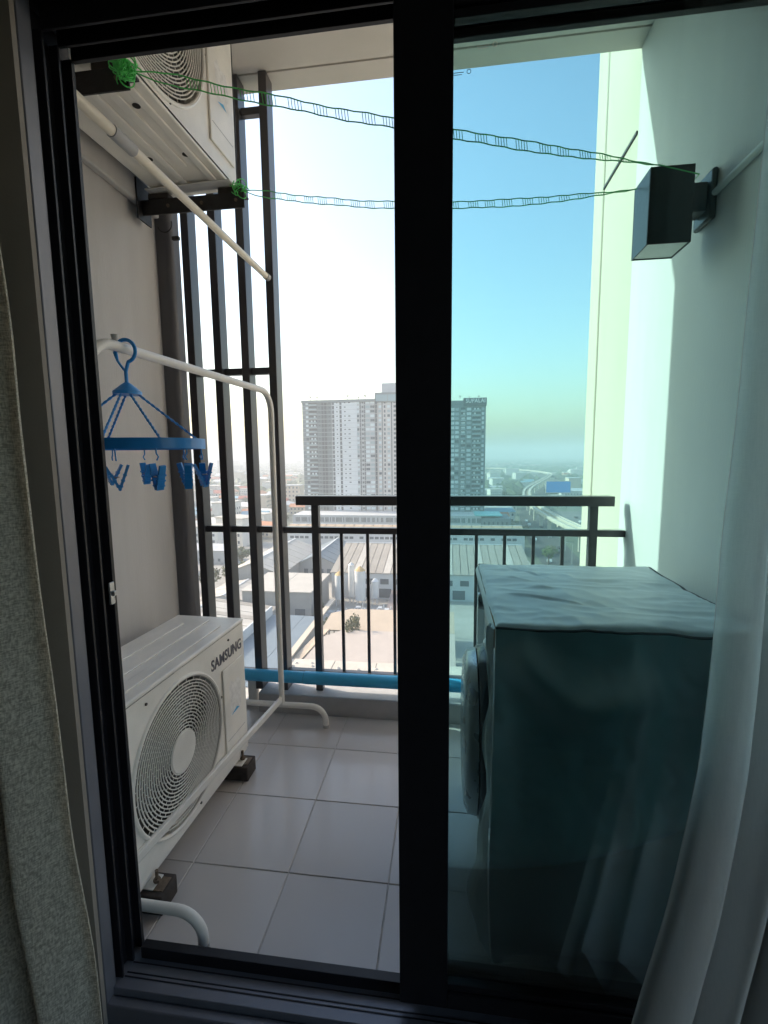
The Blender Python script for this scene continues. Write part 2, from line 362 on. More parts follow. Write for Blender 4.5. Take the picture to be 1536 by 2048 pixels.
curtain('curtain', M_sheer, cur_r, 'translucent white sheer curtain hanging in front of the tinted glass', 240, 90)

# ================================================================== slat screen and railing
scr = empty('slat_screen', (-0.98, 0.93, 0.09)); S_ = lambda mb: loc(mb, scr)
xs = [-1.187+0.0, -1.059, -0.928, -0.800]
for x in xs: S_(MB().box(x, x+0.036, 0.905, 0.978, 0.09 if x > -0.95 else -0.2, ZC-0.002)).build('slat', M_steel, scr, bevel=0.003)
for z in (1.602, 2.688):
    for k in range(3): S_(MB().box(xs[k]+0.037, xs[k+1]-0.001, 0.925, 0.955, z, z+0.030)).build('cross_bar', M_steel, scr, bevel=0.002)
for k in range(3):
    S_(MB().box(xs[k]+0.037, xs[k+1]-0.001, 0.925, 0.955, 0.868, 0.898)).build('cross_bar', M_steel, scr, bevel=0.002)
    S_(MB().box(xs[k]+0.037, xs[k+1]-0.001, 0.925, 0.955, 0.150, 0.180)).build('cross_bar', M_steel, scr, bevel=0.002)
tag(scr, 'dark steel screen of four tall vertical slats at the balcony edge', 'slat screen')

rl = empty('railing', (0.0, 0.93, 0.093)); L_ = lambda mb: loc(mb, rl)
L_(MB().box(-0.696, 0.708, 0.905, 0.965, 1.002, 1.045)).build('top_rail', M_steel, rl, bevel=0.003)
L_(MB().box(-0.763, XR-0.001, 0.918, 0.952, 0.868, 0.897)).build('mid_rail', M_steel, rl, bevel=0.002)
L_(MB().box(-0.763, XR-0.001, 0.918, 0.952, 0.166, 0.192)).build('bottom_rail', M_steel, rl, bevel=0.002)
for x in (-0.626, 0.612):
    for z0, z1 in ((0.093,0.165),(0.193,0.867),(0.898,1.001)):
        pass
    L_(MB().box(x, x+0.034, 0.917, 0.953, 0.0935, 1.0015)).build('post', M_steel, rl, bevel=0.002)
xb = -0.488
while xb < 0.60:
    L_(MB().box(xb-0.007, xb+0.007, 0.928, 0.942, 0.1925, 0.8675)).build('baluster', M_steel, rl, bevel=0.001)
    xb += 0.1242
tag(rl, 'dark steel balcony railing with flat top rail and thin balusters', 'railing')

# ================================================================== blue pipe along the kerb
bp_ = empty('water_pipe', (0, 0.85, 0.19))
loc(MB().tube([(-1.02,0.852,0.190),(-0.662,0.852,0.190)],0.0285,20), bp_).build('pipe_section', M_pvc, bp_)
loc(MB().tube([(-0.664,0.852,0.190),(-0.658,0.852,0.190)],0.0282,20), bp_).build('joint', M_pvcd, bp_)
loc(MB().tube([(-0.66,0.852,0.190),(0.75,0.852,0.190)],0.0300,20), bp_).build('pipe_section', M_pvc, bp_)
tag(bp_, 'blue plastic water pipe running along the foot of the railing', 'pipe')
dp = MB().tube([(-0.955,0.94,-0.02),(-0.955,0.94,0.13)],0.027,16).tube([(-0.955,0.94,0.002),(-0.955,0.94,0.022)],0.036,16).build('drain_stub', M_white)
tag(dp, 'short white plastic drain stub in the gap at the end of the kerb', 'drain pipe')

# ================================================================== fan units
def make_unit(W, H, DP, fy, fz, fr):
    e = empty('outdoor_fan_unit')
    # casing: front sheet with a round opening, sides, back, bottom pan
    mb = MB(); n = 64; ring = [(0, fy+fr*math.cos(2*math.pi*k/n), fz+fr*math.sin(2*math.pi*k/n)) for k in range(n)]
    outer = []
    for k in range(n):
        a = 2*math.pi*k/n; c, s_ = math.cos(a), math.sin(a)
        ts = []
        if c > 1e-6: ts.append((W/2-fy)/c)
        if c < -1e-6: ts.append((-W/2-fy)/c)
        if s_ > 1e-6: ts.append((H-fz)/s_)
        if s_ < -1e-6: ts.append((0-fz)/s_)
        t_ = min(ts); outer.append((0, fy+t_*c, fz+t_*s_))
    corners = [(0,W/2,0),(0,W/2,H),(0,-W/2,H),(0,-W/2,0)]
    for cn in corners:
        a = math.atan2(cn[2]-fz, cn[1]-fy) % (2*math.pi); k = round(a/(2*math.pi)*n) % n; outer[k] = cn
    mb.add(ring+outer, [(k,(k+1)%n,n+(k+1)%n,n+k) for k in range(n)])
    deep = [(-0.05, v[1], v[2]) for v in ring]
    mb.add(ring+deep, [(k,n+k,n+(k+1)%n,(k+1)%n) for k in range(n)])
    mb.build('front_panel', M_acw, e, ang=50)
    MB().box(-DP,-0.001,-W/2,-W/2+0.004,0,H).box(-DP,-0.001,W/2-0.004,W/2,0,H).box(-DP,-DP+0.004,-W/2,W/2,0,H).build('side_panel', M_acw, e)
    tp = MB(); tp.box(-DP-0.003,0.003,-W/2-0.003,W/2+0.003,H+0.0005,H+0.016)
    tp.build('top_panel', M_acw, e, bevel=0.006, seg=3)
    for k in range(3):
        y0, y1 = -W/2+0.03, W/2-0.045-0.05*((k+1) % 2)
        MB().box(-0.075-0.075*k,-0.035-0.075*k,y0,y1,H+0.0162,H+0.0215).build('top_rib', M_acw, e, bevel=0.005, seg=3)
    pan = MB().box(-DP+0.002,-0.002,-W/2+0.002,W/2-0.002,-0.012,-0.001); pan.build('base_pan', M_acw, e, bevel=0.004)
    for k, (xa, xb_) in enumerate(((-0.055,-0.030),(-0.115,-0.085),(-0.165,-0.14),(-0.235,-0.205))):
        MB().box(xa,xb_,-W/2+0.05,W/2-(0.18 if k in (1,) else 0.09),-0.020,-0.0125).build('pan_rib', M_acw, e, bevel=0.005, seg=3)
    for yy, xx in ((-0.12,-0.19),(0.17,-0.19),(0.17,-0.06),(-0.05,-0.07)):
        MB().tube([(xx,yy,-0.0135),(xx,yy,-0.0125)],0.011,14).build('drain_hole', M_acd, e)
    # cavity, fan, grille
    MB().tube([(-0.052,fy,fz),(-0.12,fy,fz)],fr*1.0,48).build('fan_cavity', M_acd, e)
    fan = MB().tube([(-0.049,fy,fz),(-0.03,fy,fz)],0.05,24).build('fan', M_blade, e)
    for k in range(3):
        a0 = 2*math.pi*k/3+0.4
        def bl(a, b, a0=a0):
            rr = 0.045+(fr-0.06)*a; an = a0 + 1.25*b*(0.75+0.25*a); return (-0.050+0.03*b, fy+rr*math.cos(an), fz+rr*math.sin(an))
        MB().grid(bl, 6, 8).build('blade', M_blade, fan)
    MB().tube([(0.001,fy+(fr+0.004)*math.cos(t),fz+(fr+0.004)*math.sin(t)) for t in [2*math.pi*k/64 for k in range(64)]],0.0065,8,closed=True).build('fan_ring', M_acw, e)
    gr = MB(); NR = round((fr-0.064)/0.0098); r0 = 0.060*fr/0.21; dr = (fr-0.004-r0)/NR
    for k in range(NR):
        rr = r0+dr*k; gr.tube([(0.001-0.004*0, fy+rr*math.cos(2*math.pi*q/56), fz+rr*math.sin(2*math.pi*q/56)) for q in range(56)], 0.0020, 5, closed=True)
    for k in range(NR):
        ra, rb = r0+dr*k, r0+dr*(k+1); nsp = 20 if k < 6 else 34
        for q in range(nsp):
            a = 2*math.pi*(q+0.5*(k % 2))/nsp
            gr.tube([(-0.001,fy+ra*math.cos(a),fz+ra*math.sin(a)),(-0.001,fy+rb*math.cos(a),fz+rb*math.sin(a))],0.0013,4,caps=False)
    gr.build('fan_grille', M_acw, e)
    MB().tube([(-0.002,fy,fz),(0.004,fy,fz)],0.058*fr/0.21,40).build('grille_hub', M_acw, e, bevel=0.002)
    # raised service panel with a torn label
    pa, pb, lh = fy+fr+0.022, W/2-0.018, H-0.51
    sp = MB().box(0.0005,0.007,pa,pb,0.055,0.392+lh).build('service_panel', M_acw, e, bevel=0.006, seg=3)
    lq = [(0.19,0.20),(0.275,0.205),(0.28,0.30),(0.262,0.325),(0.225,0.318),(0.205,0.335),(0.188,0.312),(0.196,0.26)]
    MB().add([(0.0078,y+pb-0.312,z) for y,z in lq],[tuple(range(8))]).build('torn_label', mat('label_paper',(0.80,0.79,0.78),0.7,var=0.15,scale=60), sp)
    MB().add([(0.0082,pb-0.112,0.203),(0.0082,pb-0.05,0.206),(0.0082,pb-0.072,0.218)],[(0,1,2)]).build('label_strip', M_pvc, sp)
    MB().box(0.0071,0.0078,pa+0.012,pb-0.012,0.118,0.1195).build('panel_crease', M_cap, sp)
    for yy, zz in ((W/2-0.115,H-0.026),(-W/2+0.095,H-0.026),(fy+0.075,0.02),(fy+fr+0.012,0.30)):
        MB().tube([(0.0003,yy,zz),(0.003,yy,zz)],0.0042,10).build('screw', M_brk, e)
    tm = text_mesh('brand_lettering', 'SAMSUNG', 0.056, M_logo, 0.0006, 0.0011, 1.06)
    t = link('brand_lettering', tm, e, (0.0012, W/2-0.236, H-0.102), (R(90),0,R(90)))
    bw = max(v.co.x for v in tm.vertices); t.scale = (0.215/bw, 0.95, 1)
    for yy in (-W/2+0.07, W/2-0.07):
        MB().box(-DP-0.01,0.018,yy-0.025,yy+0.025,-0.0245,-0.0205).build('mounting_foot', M_acw, e, bevel=0.002)
    return e
u1 = make_unit(0.66, 0.51, 0.27, -0.086, 0.25, 0.222); u1.location = (-0.792, 0.14, 0.085); u1.rotation_euler = (0,0,R(-2.2))
tag(u1, 'ivory air conditioner fan unit standing on rubber blocks on the tiled floor', 'air conditioner', 'air conditioner fan units')
u2 = make_unit(0.80, 0.60, 0.30, -0.074, 0.288, 0.270); u2.location = (-0.7895, 0.183, 2.212); u2.rotation_euler = (0,0,R(-2.2))
MB().tube([(-0.004,0.409,0.0),(-0.002,0.411,0.2),(-0.004,0.410,0.42),(-0.003,0.408,0.60)],0.003,6).build('power_cable', M_brk, u2)
tag(u2, 'ivory air conditioner fan unit mounted overhead on two steel wall brackets', 'air conditioner', 'air conditioner fan units')
def block(x0, x1, y0, y1, label):
    e = empty('support_block', ((x0+x1)/2, (y0+y1)/2, 0))
    loc(MB().box(x0,x1,y0,y1,0.0012,0.058), e).build('block', M_block, e, bevel=0.004)
    xm = x1-0.035
    loc(MB().tube([(xm,(y0+y1)/2,0.0585),(xm,(y0+y1)/2,0.10)],0.0045,10), e).build('bolt', M_rust, e)
    loc(MB().tube([(xm,(y0+y1)/2,0.0665),(xm,(y0+y1)/2,0.074)],0.010,6), e).build('nut', M_rust, e)
    loc(MB().box(xm-0.03,xm+0.028,(y0+y1)/2-0.022,(y0+y1)/2+0.022,0.0584,0.0605), e).build('washer_plate', M_rust, e)
    tag(e, label, 'support block', 'rubber blocks under the fan unit')
block(-1.06,-0.752,-0.158,-0.083,'dark rubber support block under the end of the fan unit beside the door')
block(-1.05,-0.742,0.374,0.452,'dark rubber support block under the fan unit end below the lettering')

def bracket(y, x1, z0, label):
    e = empty('wall_bracket', (XL+0.03, y, z0)); L = lambda mb: loc(mb, e)
    L(MB().box(XL+0.031,x1,y-0.003,y+0.003,z0,z0+0.052)).build('web', M_brk, e, bevel=0.001)
    L(MB().box(XL+0.031,x1,y+0.0035,y+0.042,z0+0.046,z0+0.052)).build('flange', M_brk, e, bevel=0.001)
    L(MB().box(XL+0.0305,XL+0.037,y-0.03,y+0.05,z0-0.02,z0+0.12)).build('wall_plate', M_brk, e, bevel=0.001)
    L(MB().box(x1-0.10,x1-0.012,y-0.001,y+0.04,z0+0.0525,z0+0.0745)).build('rubber_pad', M_block, e, bevel=0.004)
    L(MB().box(x1-0.37,x1-0.29,y-0.001,y+0.04,z0+0.0525,z0+0.0745)).build('rubber_pad', M_block, e, bevel=0.004)
    for k in range(3):
        xx = x1-0.03-0.13*k
        L(MB().tube([(xx,y-0.0075,z0+0.026),(xx,y-0.0032,z0+0.026)],0.006,6)).build('bolt', M_rust, e)
    tag(e, label, 'bracket', 'wall brackets carrying the overhead fan unit')
bracket(0.525, -0.722, 2.112, 'dark steel wall bracket under the end of the overhead unit nearest the slats')
bracket(-0.035, -0.765, 2.112, 'dark steel wall bracket with green rope knotted round its end')

# ================================================================== clothes rod on the overhead line
rod = empty('clothes_rod', (-0.795, 0.4, 2.01))
loc(MB().tube([(-0.812,-0.234,2.012),(-0.806,-0.055,2.012)],0.0135,16), rod).build('inner_tube', M_rod, rod)
loc(MB().tube([(-0.8062,-0.058,2.012),(-0.8035,0.02,2.012)],0.0155,16), rod).build('coupling', M_cap, rod, bevel=0.001)
loc(MB().tube([(-0.8035,0.018,2.012),(-0.786,0.875,2.008)],0.0125,16), rod).build('outer_tube', M_rod, rod)
loc(MB().tube([(-0.786,0.873,2.008),(-0.785,0.898,2.008),(-0.785,0.904,2.008)],[0.0150,0.0150,0.012],16), rod).build('end_cap', M_cap, rod)
tag(rod, 'ivory telescopic clothes rod wedged below the overhead fan unit', 'clothes rod')

# ================================================================== white clothes rack
rk = empty('clothes_rack', (-0.78, 0.28, 0)); K = lambda mb: loc(mb, rk)
A = Vector((-0.800,-0.212,0)); B = Vector((-0.744,0.765,0)); dAB = (B-A).normalized(); ZT = 1.497; rr = 0.0125; up = Vector((0,0,1))
br = 0.085
pts = [A+up*0.10] + [A+up*(ZT-br)] + arc(A+up*(ZT-br)+dAB*br, -dAB, up, br, 0, math.pi/2, 8)[1:] 
K(MB().tube(pts, rr, 14)).build('upright', M_white, rk)
pts = [B+up*0.10] + [B+up*(ZT-br)] + arc(B+up*(ZT-br)-dAB*br, dAB, up, br, 0, math.pi/2, 8)[1:]
K(MB().tube(pts, rr, 14)).build('upright', M_white, rk)
K(MB().tube([A+up*ZT+dAB*(br-0.005), B+up*ZT-dAB*(br-0.005)], rr, 14)).build('top_bar', M_white, rk)
K(MB().tube([A+up*(ZT+0.011)+dAB*(br+0.01), A+up*(ZT+0.026)+dAB*(br+0.01)], [0.006,0.0085], 12)).build('peg', M_cap, rk)
K(MB().beam(A+up*0.19+dAB*0.012, B+up*0.128-dAB*0.012, 0.014, 0.026)).build('lower_bar', M_white, rk, bevel=0.003)
side = Vector((dAB.y, -dAB.x, 0))
def leg(P, x_l, x_r, y_off):
    zc = 0.098; b_ = 0.068
    Lp = P + Vector((x_l, 0, 0)); Rp = P + Vector((x_r, y_off, 0)); d = (Rp-Lp).normalized()
    pts = [Lp] + arc(Lp+up*(zc-b_)+d*b_, -d, up, b_, 0, math.pi/2, 8) + arc(Rp+up*(zc-b_)-d*b_, up, d, b_, 0, math.pi/2, 8) + [Rp]
    K(MB().tube(pts, 0.0130, 14)).build('leg', M_white, rk)
    for q in (Lp, Rp): K(MB().tube([q+up*0.0008, q+up*0.014], 0.0142, 14)).build('foot_cap', M_cap, rk)
leg(A, -0.24, 0.20, -0.008); leg(B, -0.24, 0.205, 0.0)
tag(rk, 'white metal clothes rack standing in front of the floor fan unit', 'clothes rack')

# ================================================================== blue peg hanger
hg = empty('peg_hanger', (-0.806, -0.065, ZT)); Hh = lambda mb: loc(mb, hg)
c = A + dAB*0.125 + up*ZT; hx, hy = c.x, c.y
sdx = Vector((1,0,0))
hk = arc((hx+0.002,hy,ZT-0.006), (1,0,0), (0,0,1), 0.027, -math.pi*0.42, math.pi*1.02, 18)
low = [(hx+0.0,hy,ZT-0.072),(hx+0.0,hy,ZT-0.050)]
hkp = [Vector((hx,hy,ZT-0.085)), Vector((hx,hy,ZT-0.055)), Vector((hx+0.006,hy,ZT-0.038))] + hk
Hh(MB().tube(hkp, 0.0045, 10)).build('hook', M_blue, hg)
Hh(MB().tube([(hx-0.025,hy,ZT-0.008),(hx-0.020,hy,ZT-0.030),(hx-0.004,hy,ZT-0.052)],[0.0055,0.003,0.003],8)).build('hook_tongue', M_blue, hg)
Hh(MB().tube([(hx,hy,ZT-0.112),(hx,hy,ZT-0.104),(hx,hy,ZT-0.088),(hx,hy,ZT-0.082)],[0.033,0.033,0.014,0.006],20)).build('cap', M_blue, hg)
ZR = 1.262; ra, rb = 0.185, 0.125
def oval(t, k=1.0): return Vector((hx + ra*k*abs(math.cos(t))**0.8*math.copysign(1,math.cos(t)), hy + rb*k*math.sin(t), ZR))
pts = [oval(2*math.pi*k/60) for k in range(60)]
mb = MB(); n = 60
for a_, z_ in (): pass
vs = []
for k in range(n):
    t = 2*math.pi*k/n; o_, i_ = oval(t), oval(t, 0.955)
    vs += [o_+up*0.0125, o_-up*0.0125, i_-up*0.0125, i_+up*0.0125]
fs = []
for k in range(n):
    j = (k+1) % n
    for q in range(4): fs.append((4*k+q, 4*k+(q+1)%4, 4*j+(q+1)%4, 4*j+q))
Hh(MB().add(vs, fs)).build('ring', M_blue, hg)
for k in (-1, 0, 1):
    Hh(MB().tube([oval(math.pi/2+0.9*k, 0.96), Vector((hx+0.0, hy, ZR)), oval(-math.pi/2+0.9*k*-1, 0.96)], 0.004, 6)).build('ring_spoke', M_blue, hg)
for t in (0.75, 2.35, 3.9, 5.5, 4.75):
    e1 = Vector((hx,hy,ZT-0.108)) + 0.022*Vector((math.cos(t),math.sin(t),0)); e2 = oval(t, 0.97)+up*0.008
    N = 46; mbs = MB()
    for ph in (0, math.pi):
        ax = (e2-e1).normalized(); n1 = ax.orthogonal().normalized(); n2 = ax.cross(n1)
        mbs.tube([e1+(e2-e1)*q/N + 0.0016*(math.cos(q*0.9+ph)*n1+math.sin(q*0.9+ph)*n2) for q in range(N+1)], 0.0019, 5)
    Hh(mbs).build('cord', M_blue, hg)
jaw = MB()
jaw.add([(-0.0055,0,0.016),(0.0055,0,0.016),(0.0065,0,-0.03),(-0.0065,0,-0.03),(-0.0055,0.004,0.016),(0.0055,0.004,0.016),(0.0065,0.004,-0.03),(-0.0065,0.004,-0.03)],
        [(0,1,2,3),(7,6,5,4),(0,4,5,1),(1,5,6,2),(2,6,7,3),(3,7,4,0)])
for zz in (-0.022,-0.012,-0.002): jaw.box(-0.0075,0.0075,-0.001,0.005,zz-0.0015,zz+0.0015)
jaw_me = jaw.mesh('peg_jaw', M_blue)
lk_me = MB().tube([(0,0,0.012),(0.0035,0,0.018),(0,0,0.024),(0,0,0.033)],0.0013,6).mesh('peg_link', M_blue)
sp_me = MB().tube([(0.007*math.cos(t),0.004*math.sin(t)+0.002,-0.004) for t in [2*math.pi*q/10 for q in range(10)]],0.001,5,closed=True).mesh('peg_spring', M_wgrey)
for k in range(12):
    t = 2*math.pi*(k+0.35)/12; q = oval(t, 0.975)
    p_ = link('peg', lk_me, hg, (q.x-hg.location.x, q.y-hg.location.y, ZR-0.056-hg.location.z), (rng.uniform(-.12,.12), rng.uniform(-.12,.12), rng.uniform(0,6.28)), (1.35,1.35,1.35))
    op = rng.uniform(0.28, 0.42)
    link('jaw', jaw_me, p_, (0,0.009,-0.010), (-op, 0, 0)); link('jaw', jaw_me, p_, (0,-0.009,-0.010), (-op, 0, math.pi)); link('spring', sp_me, p_, (0,0,-0.012))
tag(hg, 'blue plastic peg hanger with dangling clips hooked on the white rack', 'peg hanger')

# ================================================================== wall lamp with conduit
lp = empty('wall_lamp', (XR, 0.41, 1.95)); Q = lambda mb: loc(mb, lp)
bx0, bx1, by0, by1, bz0, bz1 = 0.574, 0.694, 0.350, 0.470, 1.831, 2.041; tk = 0.004
Q(MB().box(bx0,bx1,by0,by0+tk,bz0,bz1).box(bx0,bx1,by1-tk,by1,bz0,bz1).box(bx0,bx0+tk,by0+tk,by1-tk,bz0,bz1).box(bx1-tk,bx1,by0+tk,by1-tk,bz0,bz1).box(bx0+tk,bx1-tk,by0+tk,by1-tk,bz1-0.02,bz1-0.004)).build('housing', M_lampb, lp, bevel=0.0012)
Q(MB().box(bx0+tk+.001,bx1-tk-.001,by0+tk+.001,by1-tk-.001,bz0+0.003,bz0+0.010)).build('diffuser', M_lampd, lp)
Q(MB().box(bx1+0.0005,XR-0.018,0.378,0.442,1.925,2.005)).build('neck', M_lampb, lp, bevel=0.004)
Q(MB().box(XR-0.0175,XR-0.0005,0.358,0.462,1.895,2.035)).build('back_plate', M_lampb, lp, bevel=0.008)
tag(lp, 'black box shaped outdoor lamp fixed to the cream wall', 'wall lamp')
cd = MB().tube([(XR-0.0095,0.357,1.963),(XR-0.0095,-0.234,1.963)],0.009,14).build('electric_conduit', mat('conduit_white',(0.72,0.72,0.68),0.5))
tag(cd, 'thin pale conduit running along the wall to the black lamp', 'conduit')

# ================================================================== clotheslines
def line(P0, P1, sag, sep, knot, label):
    e = empty('clothesline', P0); P0, P1 = Vector(P0), Vector(P1); N = 80
    def pt(t): return P0 + (P1-P0)*t - up*sag*4*t*(1-t) + up*0.004*math.sin(t*31)*t*(1-t)
    def sp(t): return sep*min(1, t/0.07, (1-t)/0.22)
    for s in (1, -1):
        loc(MB().tube([pt(k/N)+up*s*sp(k/N)/2 + Vector((0,0.002*math.sin(k*0.5+s),0.0012*math.sin(k*1.7+s*2))) for k in range(N+1)], 0.0015, 6), e).build('strand', M_rope, e)
    rg = MB(); tt = 0.10
    while tt < 0.95:
        for q in range(5):
            t = tt+q*0.0055; rg.tube([pt(t)+up*sp(t)/2, pt(t+0.002)-up*sp(t)/2], 0.0009, 4)
        tt += 0.043 + 0.006*math.sin(tt*57)
    loc(rg, e).build('rungs', M_rope, e)['kind'] = 'stuff'
    kn = MB(); rk_ = random.Random(3)
    for q in range(knot):
        ce = P0 + Vector((rk_.uniform(-.012,.022), rk_.uniform(-.015,.015), rk_.uniform(-.03,.016)))
        a1 = Vector((rk_.gauss(0,1),rk_.gauss(0,1),rk_.gauss(0,1))).normalized(); a2 = a1.orthogonal().normalized()
        kn.tube(arc(ce, a1, a2, rk_.uniform(.010,.022), 0, 5.4, 16), 0.0017, 5)
    loc(kn, e).build('knot', M_rope, e)
    # wrap round the lamp housing
    return e
l1 = line((-0.772,-0.045,2.150), (bx0+0.02,by0-0.002,bz1+0.002), 0.014, 0.024, 26, '')
loc(MB().tube([(bx0+0.02,by0-0.003,bz1+0.002),(bx1+0.010,by0+0.0,bz1-0.03),(bx1+0.012,by1,bz1-0.035)],0.0017,6), l1).build('lamp_loop', M_rope, l1)
tag(l1, 'green ladder clothesline from the bracket beside the door to the lamp', 'clothesline', 'green clotheslines tied to the lamp')
l2 = line((-0.748,0.535,2.178), (bx0-0.003,by1-0.03,bz1-0.012), 0.050, 0.021, 16, '')
tag(l2, 'sagging green ladder clothesline from the bracket nearest the slats to the lamp', 'clothesline', 'green clotheslines tied to the lamp')

# ================================================================== washing machine and its cover
wm = empty('washing_machine', (0.42, 0.175, 0)); Wm = lambda mb: loc(mb, wm)
wx0, wx1, wy0, wy1, wz = 0.135, 0.67, -0.115, 0.465, 0.825
Wm(MB().box(wx0,wx1,wy0,wy1,0.018,wz)).build('body', M_wash, wm, bevel=0.012, seg=3)
for x in (wx0+0.05,wx1-0.05):
    for y in (wy0+0.05,wy1-0.05): Wm(MB().tube([(x,y,0.001),(x,y,0.018)],0.02,14)).build('foot', M_wdark, wm)
Wm(MB().box(wx0-0.008,wx0-0.0005,wy0+0.01,wy1-0.01,0.70,0.815)).build('control_panel', M_wgrey, wm, bevel=0.004)
Wm(MB().tube([(wx0-0.0085,0.31,0.758),(wx0-0.034,0.31,0.758)],[0.03,0.026],28)).build('dial', M_wgrey, wm, bevel=0.002)
Wm(MB().box(wx0-0.0105,wx0-0.0085,0.02,0.12,0.72,0.80)).build('energy_label', M_wood, wm)
dy, dz, dr_ = 0.175, 0.40, 0.205
ringp = lambda x, rad, n=56: [(x, dy+rad*math.cos(2*math.pi*k/n), dz+1.22*rad*math.sin(2*math.pi*k/n)) for k in range(n)]
def lathe(prof, n=56):
    mb = MB(); vs = []
    for x, rad in prof: vs += ringp(x, rad, n)
    fs = [(i*n+k, i*n+(k+1)%n, (i+1)*n+(k+1)%n, (i+1)*n+k) for i in range(len(prof)-1) for k in range(n)]
    fs.append(tuple((len(prof)-1)*n+k for k in range(n)))
    return mb.add(vs, fs)
do = Wm(lathe([(wx0-0.0005,0.225),(wx0-0.016,0.222),(wx0-0.020,0.212)])).build('door', M_wash, wm, ang=60)
Wm(lathe([(wx0-0.0205,0.211),(wx0-0.042,0.205),(wx0-0.046,0.19)])).build('door_seal_ring', M_wdark, do, ang=60)
Wm(lathe([(wx0-0.0465,0.200),(wx0-0.070,0.196),(wx0-0.082,0.175),(wx0-0.086,0.13),(wx0-0.088,0.05)])).build('door_cover', M_wgrey, do, ang=60)
tag(wm, 'front loading washing machine with round dark door under a pale cover', 'washing machine')

cv = empty('machine_cover', (0.42, 0.175, wz))
Cv = lambda mb: loc(mb, cv)
cx0, cx1, cy0, cy1, cz = 0.112, 0.683, -0.133, 0.483, 0.842
def wr(x, y, z, s): return noise.noise(Vector((x*s, y*s, z*s)))
def crease(px, py, ax, ay, bx_, by_, wdt):
    dx, dy_ = bx_-ax, by_-ay; L2 = dx*dx+dy_*dy_; t = max(0, min(1, ((px-ax)*dx+(py-ay)*dy_)/L2))
    d = math.hypot(px-ax-t*dx, py-ay-t*dy_); return math.exp(-(d/wdt)**2)*math.sin(math.pi*min(1,max(0,t*0.9+0.05)))
def top(a, b):
    x = cx0+(cx1-cx0)*a; y = cy0+(cy1-cy0)*b
    z = cz + 0.005*wr(x,y,0,8) - 0.007*abs(wr(x*0.5,y*1.8,3,11)) - 0.005*abs(wr(x*1.4+y,y*0.8-x*0.5,13,9)) + 0.004 + 0.004*math.sin(math.pi*a)*math.sin(math.pi*b)
    z += 0.008*crease(x,y,0.16,0.12,0.36,0.02,0.006) + 0.007*crease(x,y,0.20,0.45,0.32,0.27,0.005) + 0.006*crease(x,y,0.22,0.20,0.31,0.16,0.010)
    z -= 0.002*crease(x,y,0.17,0.10,0.37,0.005,0.011) + 0.004*crease(x,y,0.36,0.02,0.50,-0.01,0.010) + 0.002*crease(x,y,0.21,0.43,0.33,0.25,0.011)
    z += 0.004*crease(x,y,0.15,0.30,0.26,0.24,0.006) - 0.003*crease(x,y,0.34,0.24,0.60,0.27,0.012)
    e_ = min(a, 1-a, b, 1-b); z -= 0.010*math.exp(-e_/0.012)
    x -= 0.006*math.exp(-a/0.02)*wr(1,y,2,7)
    return (x, y, z)
Cv(MB().grid(top, 110, 110)).build('top_panel', M_cover, cv, ang=80)
def skirt(a, b):   # the side towards the door: a along x, b down
    x = cx0+(cx1-cx0)*a; z = cz-0.010 - (cz-0.05)*b
    z += (0.022*wr(x,0,7,5) - 0.02*math.exp(-(a/0.10)**2))*b**6
    s_ = b*(1-b)*4
    y = cy0 - 0.003 - 0.014*s_*wr(x*1.0,z*0.6,11,6) - 0.008*wr(x*2,z*0.5,4,7)*s_
    # big triangular dent running from the corner, and hanging folds
    px, pz = x-cx0, cz-z
    y -= 0.046*crease(px,pz,0.03,0.04,0.175,0.20,0.045) + 0.058*crease(px,pz,0.13,0.20,0.36,0.12,0.055) + 0.028*b + 0.026*crease(px,pz,0.30,0.03,0.31,0.75,0.018)
    y += 0.010*crease(px,pz,0.20,0.22,0.17,0.75,0.035) - 0.014*crease(px,pz,0.42,0.05,0.43,0.8,0.03) + 0.006*crease(px,pz,0.02,0.28,0.30,0.31,0.007)
    y -= 0.006*crease(px,pz,0.33,0.19,0.57,0.195,0.010) + 0.006*crease(px,pz,0.0,0.55,0.5,0.56,0.012) + 0.006*crease(px,pz,0.0,0.66,0.5,0.67,0.02)
    y += 0.012*math.exp(-((a-0.02)/0.05)**2)*(0.2-b)
    y -= 0.016*math.exp(-(a/0.12)**2)*b**3
    y -= s_*(0.006*abs(wr(x*1.6,z*1.1,21,14)) + 0.004*wr(x*1.5+z*2,z*1.5-x,31,18)) + 0.020*s_*abs(wr(x*2.2+z*0.9,z*0.7,5,5)) - 0.012*s_*abs(wr(x*1.2-z,z*1.3+x*0.6,8,7))
    y = max(y, YD+0.004)
    x -= 0.020*math.exp(-(a/0.06)**2)*(b**2)*math.sin(3.2*b)
    return (x, y, z)
Cv(MB().grid(skirt, 90, 100)).build('side_panel', M_cover, cv, ang=80)
def skirt2(a, b):
    x = cx0+(cx1-cx0)*a; z = cz-0.010-(cz-0.05)*b; return (x, cy1+0.002+0.006*wr(x,z,2,6)*b, z)
Cv(MB().grid(skirt2, 30, 40)).build('side_panel', M_cover, cv, ang=80)
def skirt3(a, b):
    y = cy0+(cy1-cy0)*a; z = cz-0.010-(cz-0.05)*b; return (cx1+0.002+0.006*wr(y,z,2,6)*b, y, z)
Cv(MB().grid(skirt3, 30, 40)).build('back_panel', M_cover, cv, ang=80)
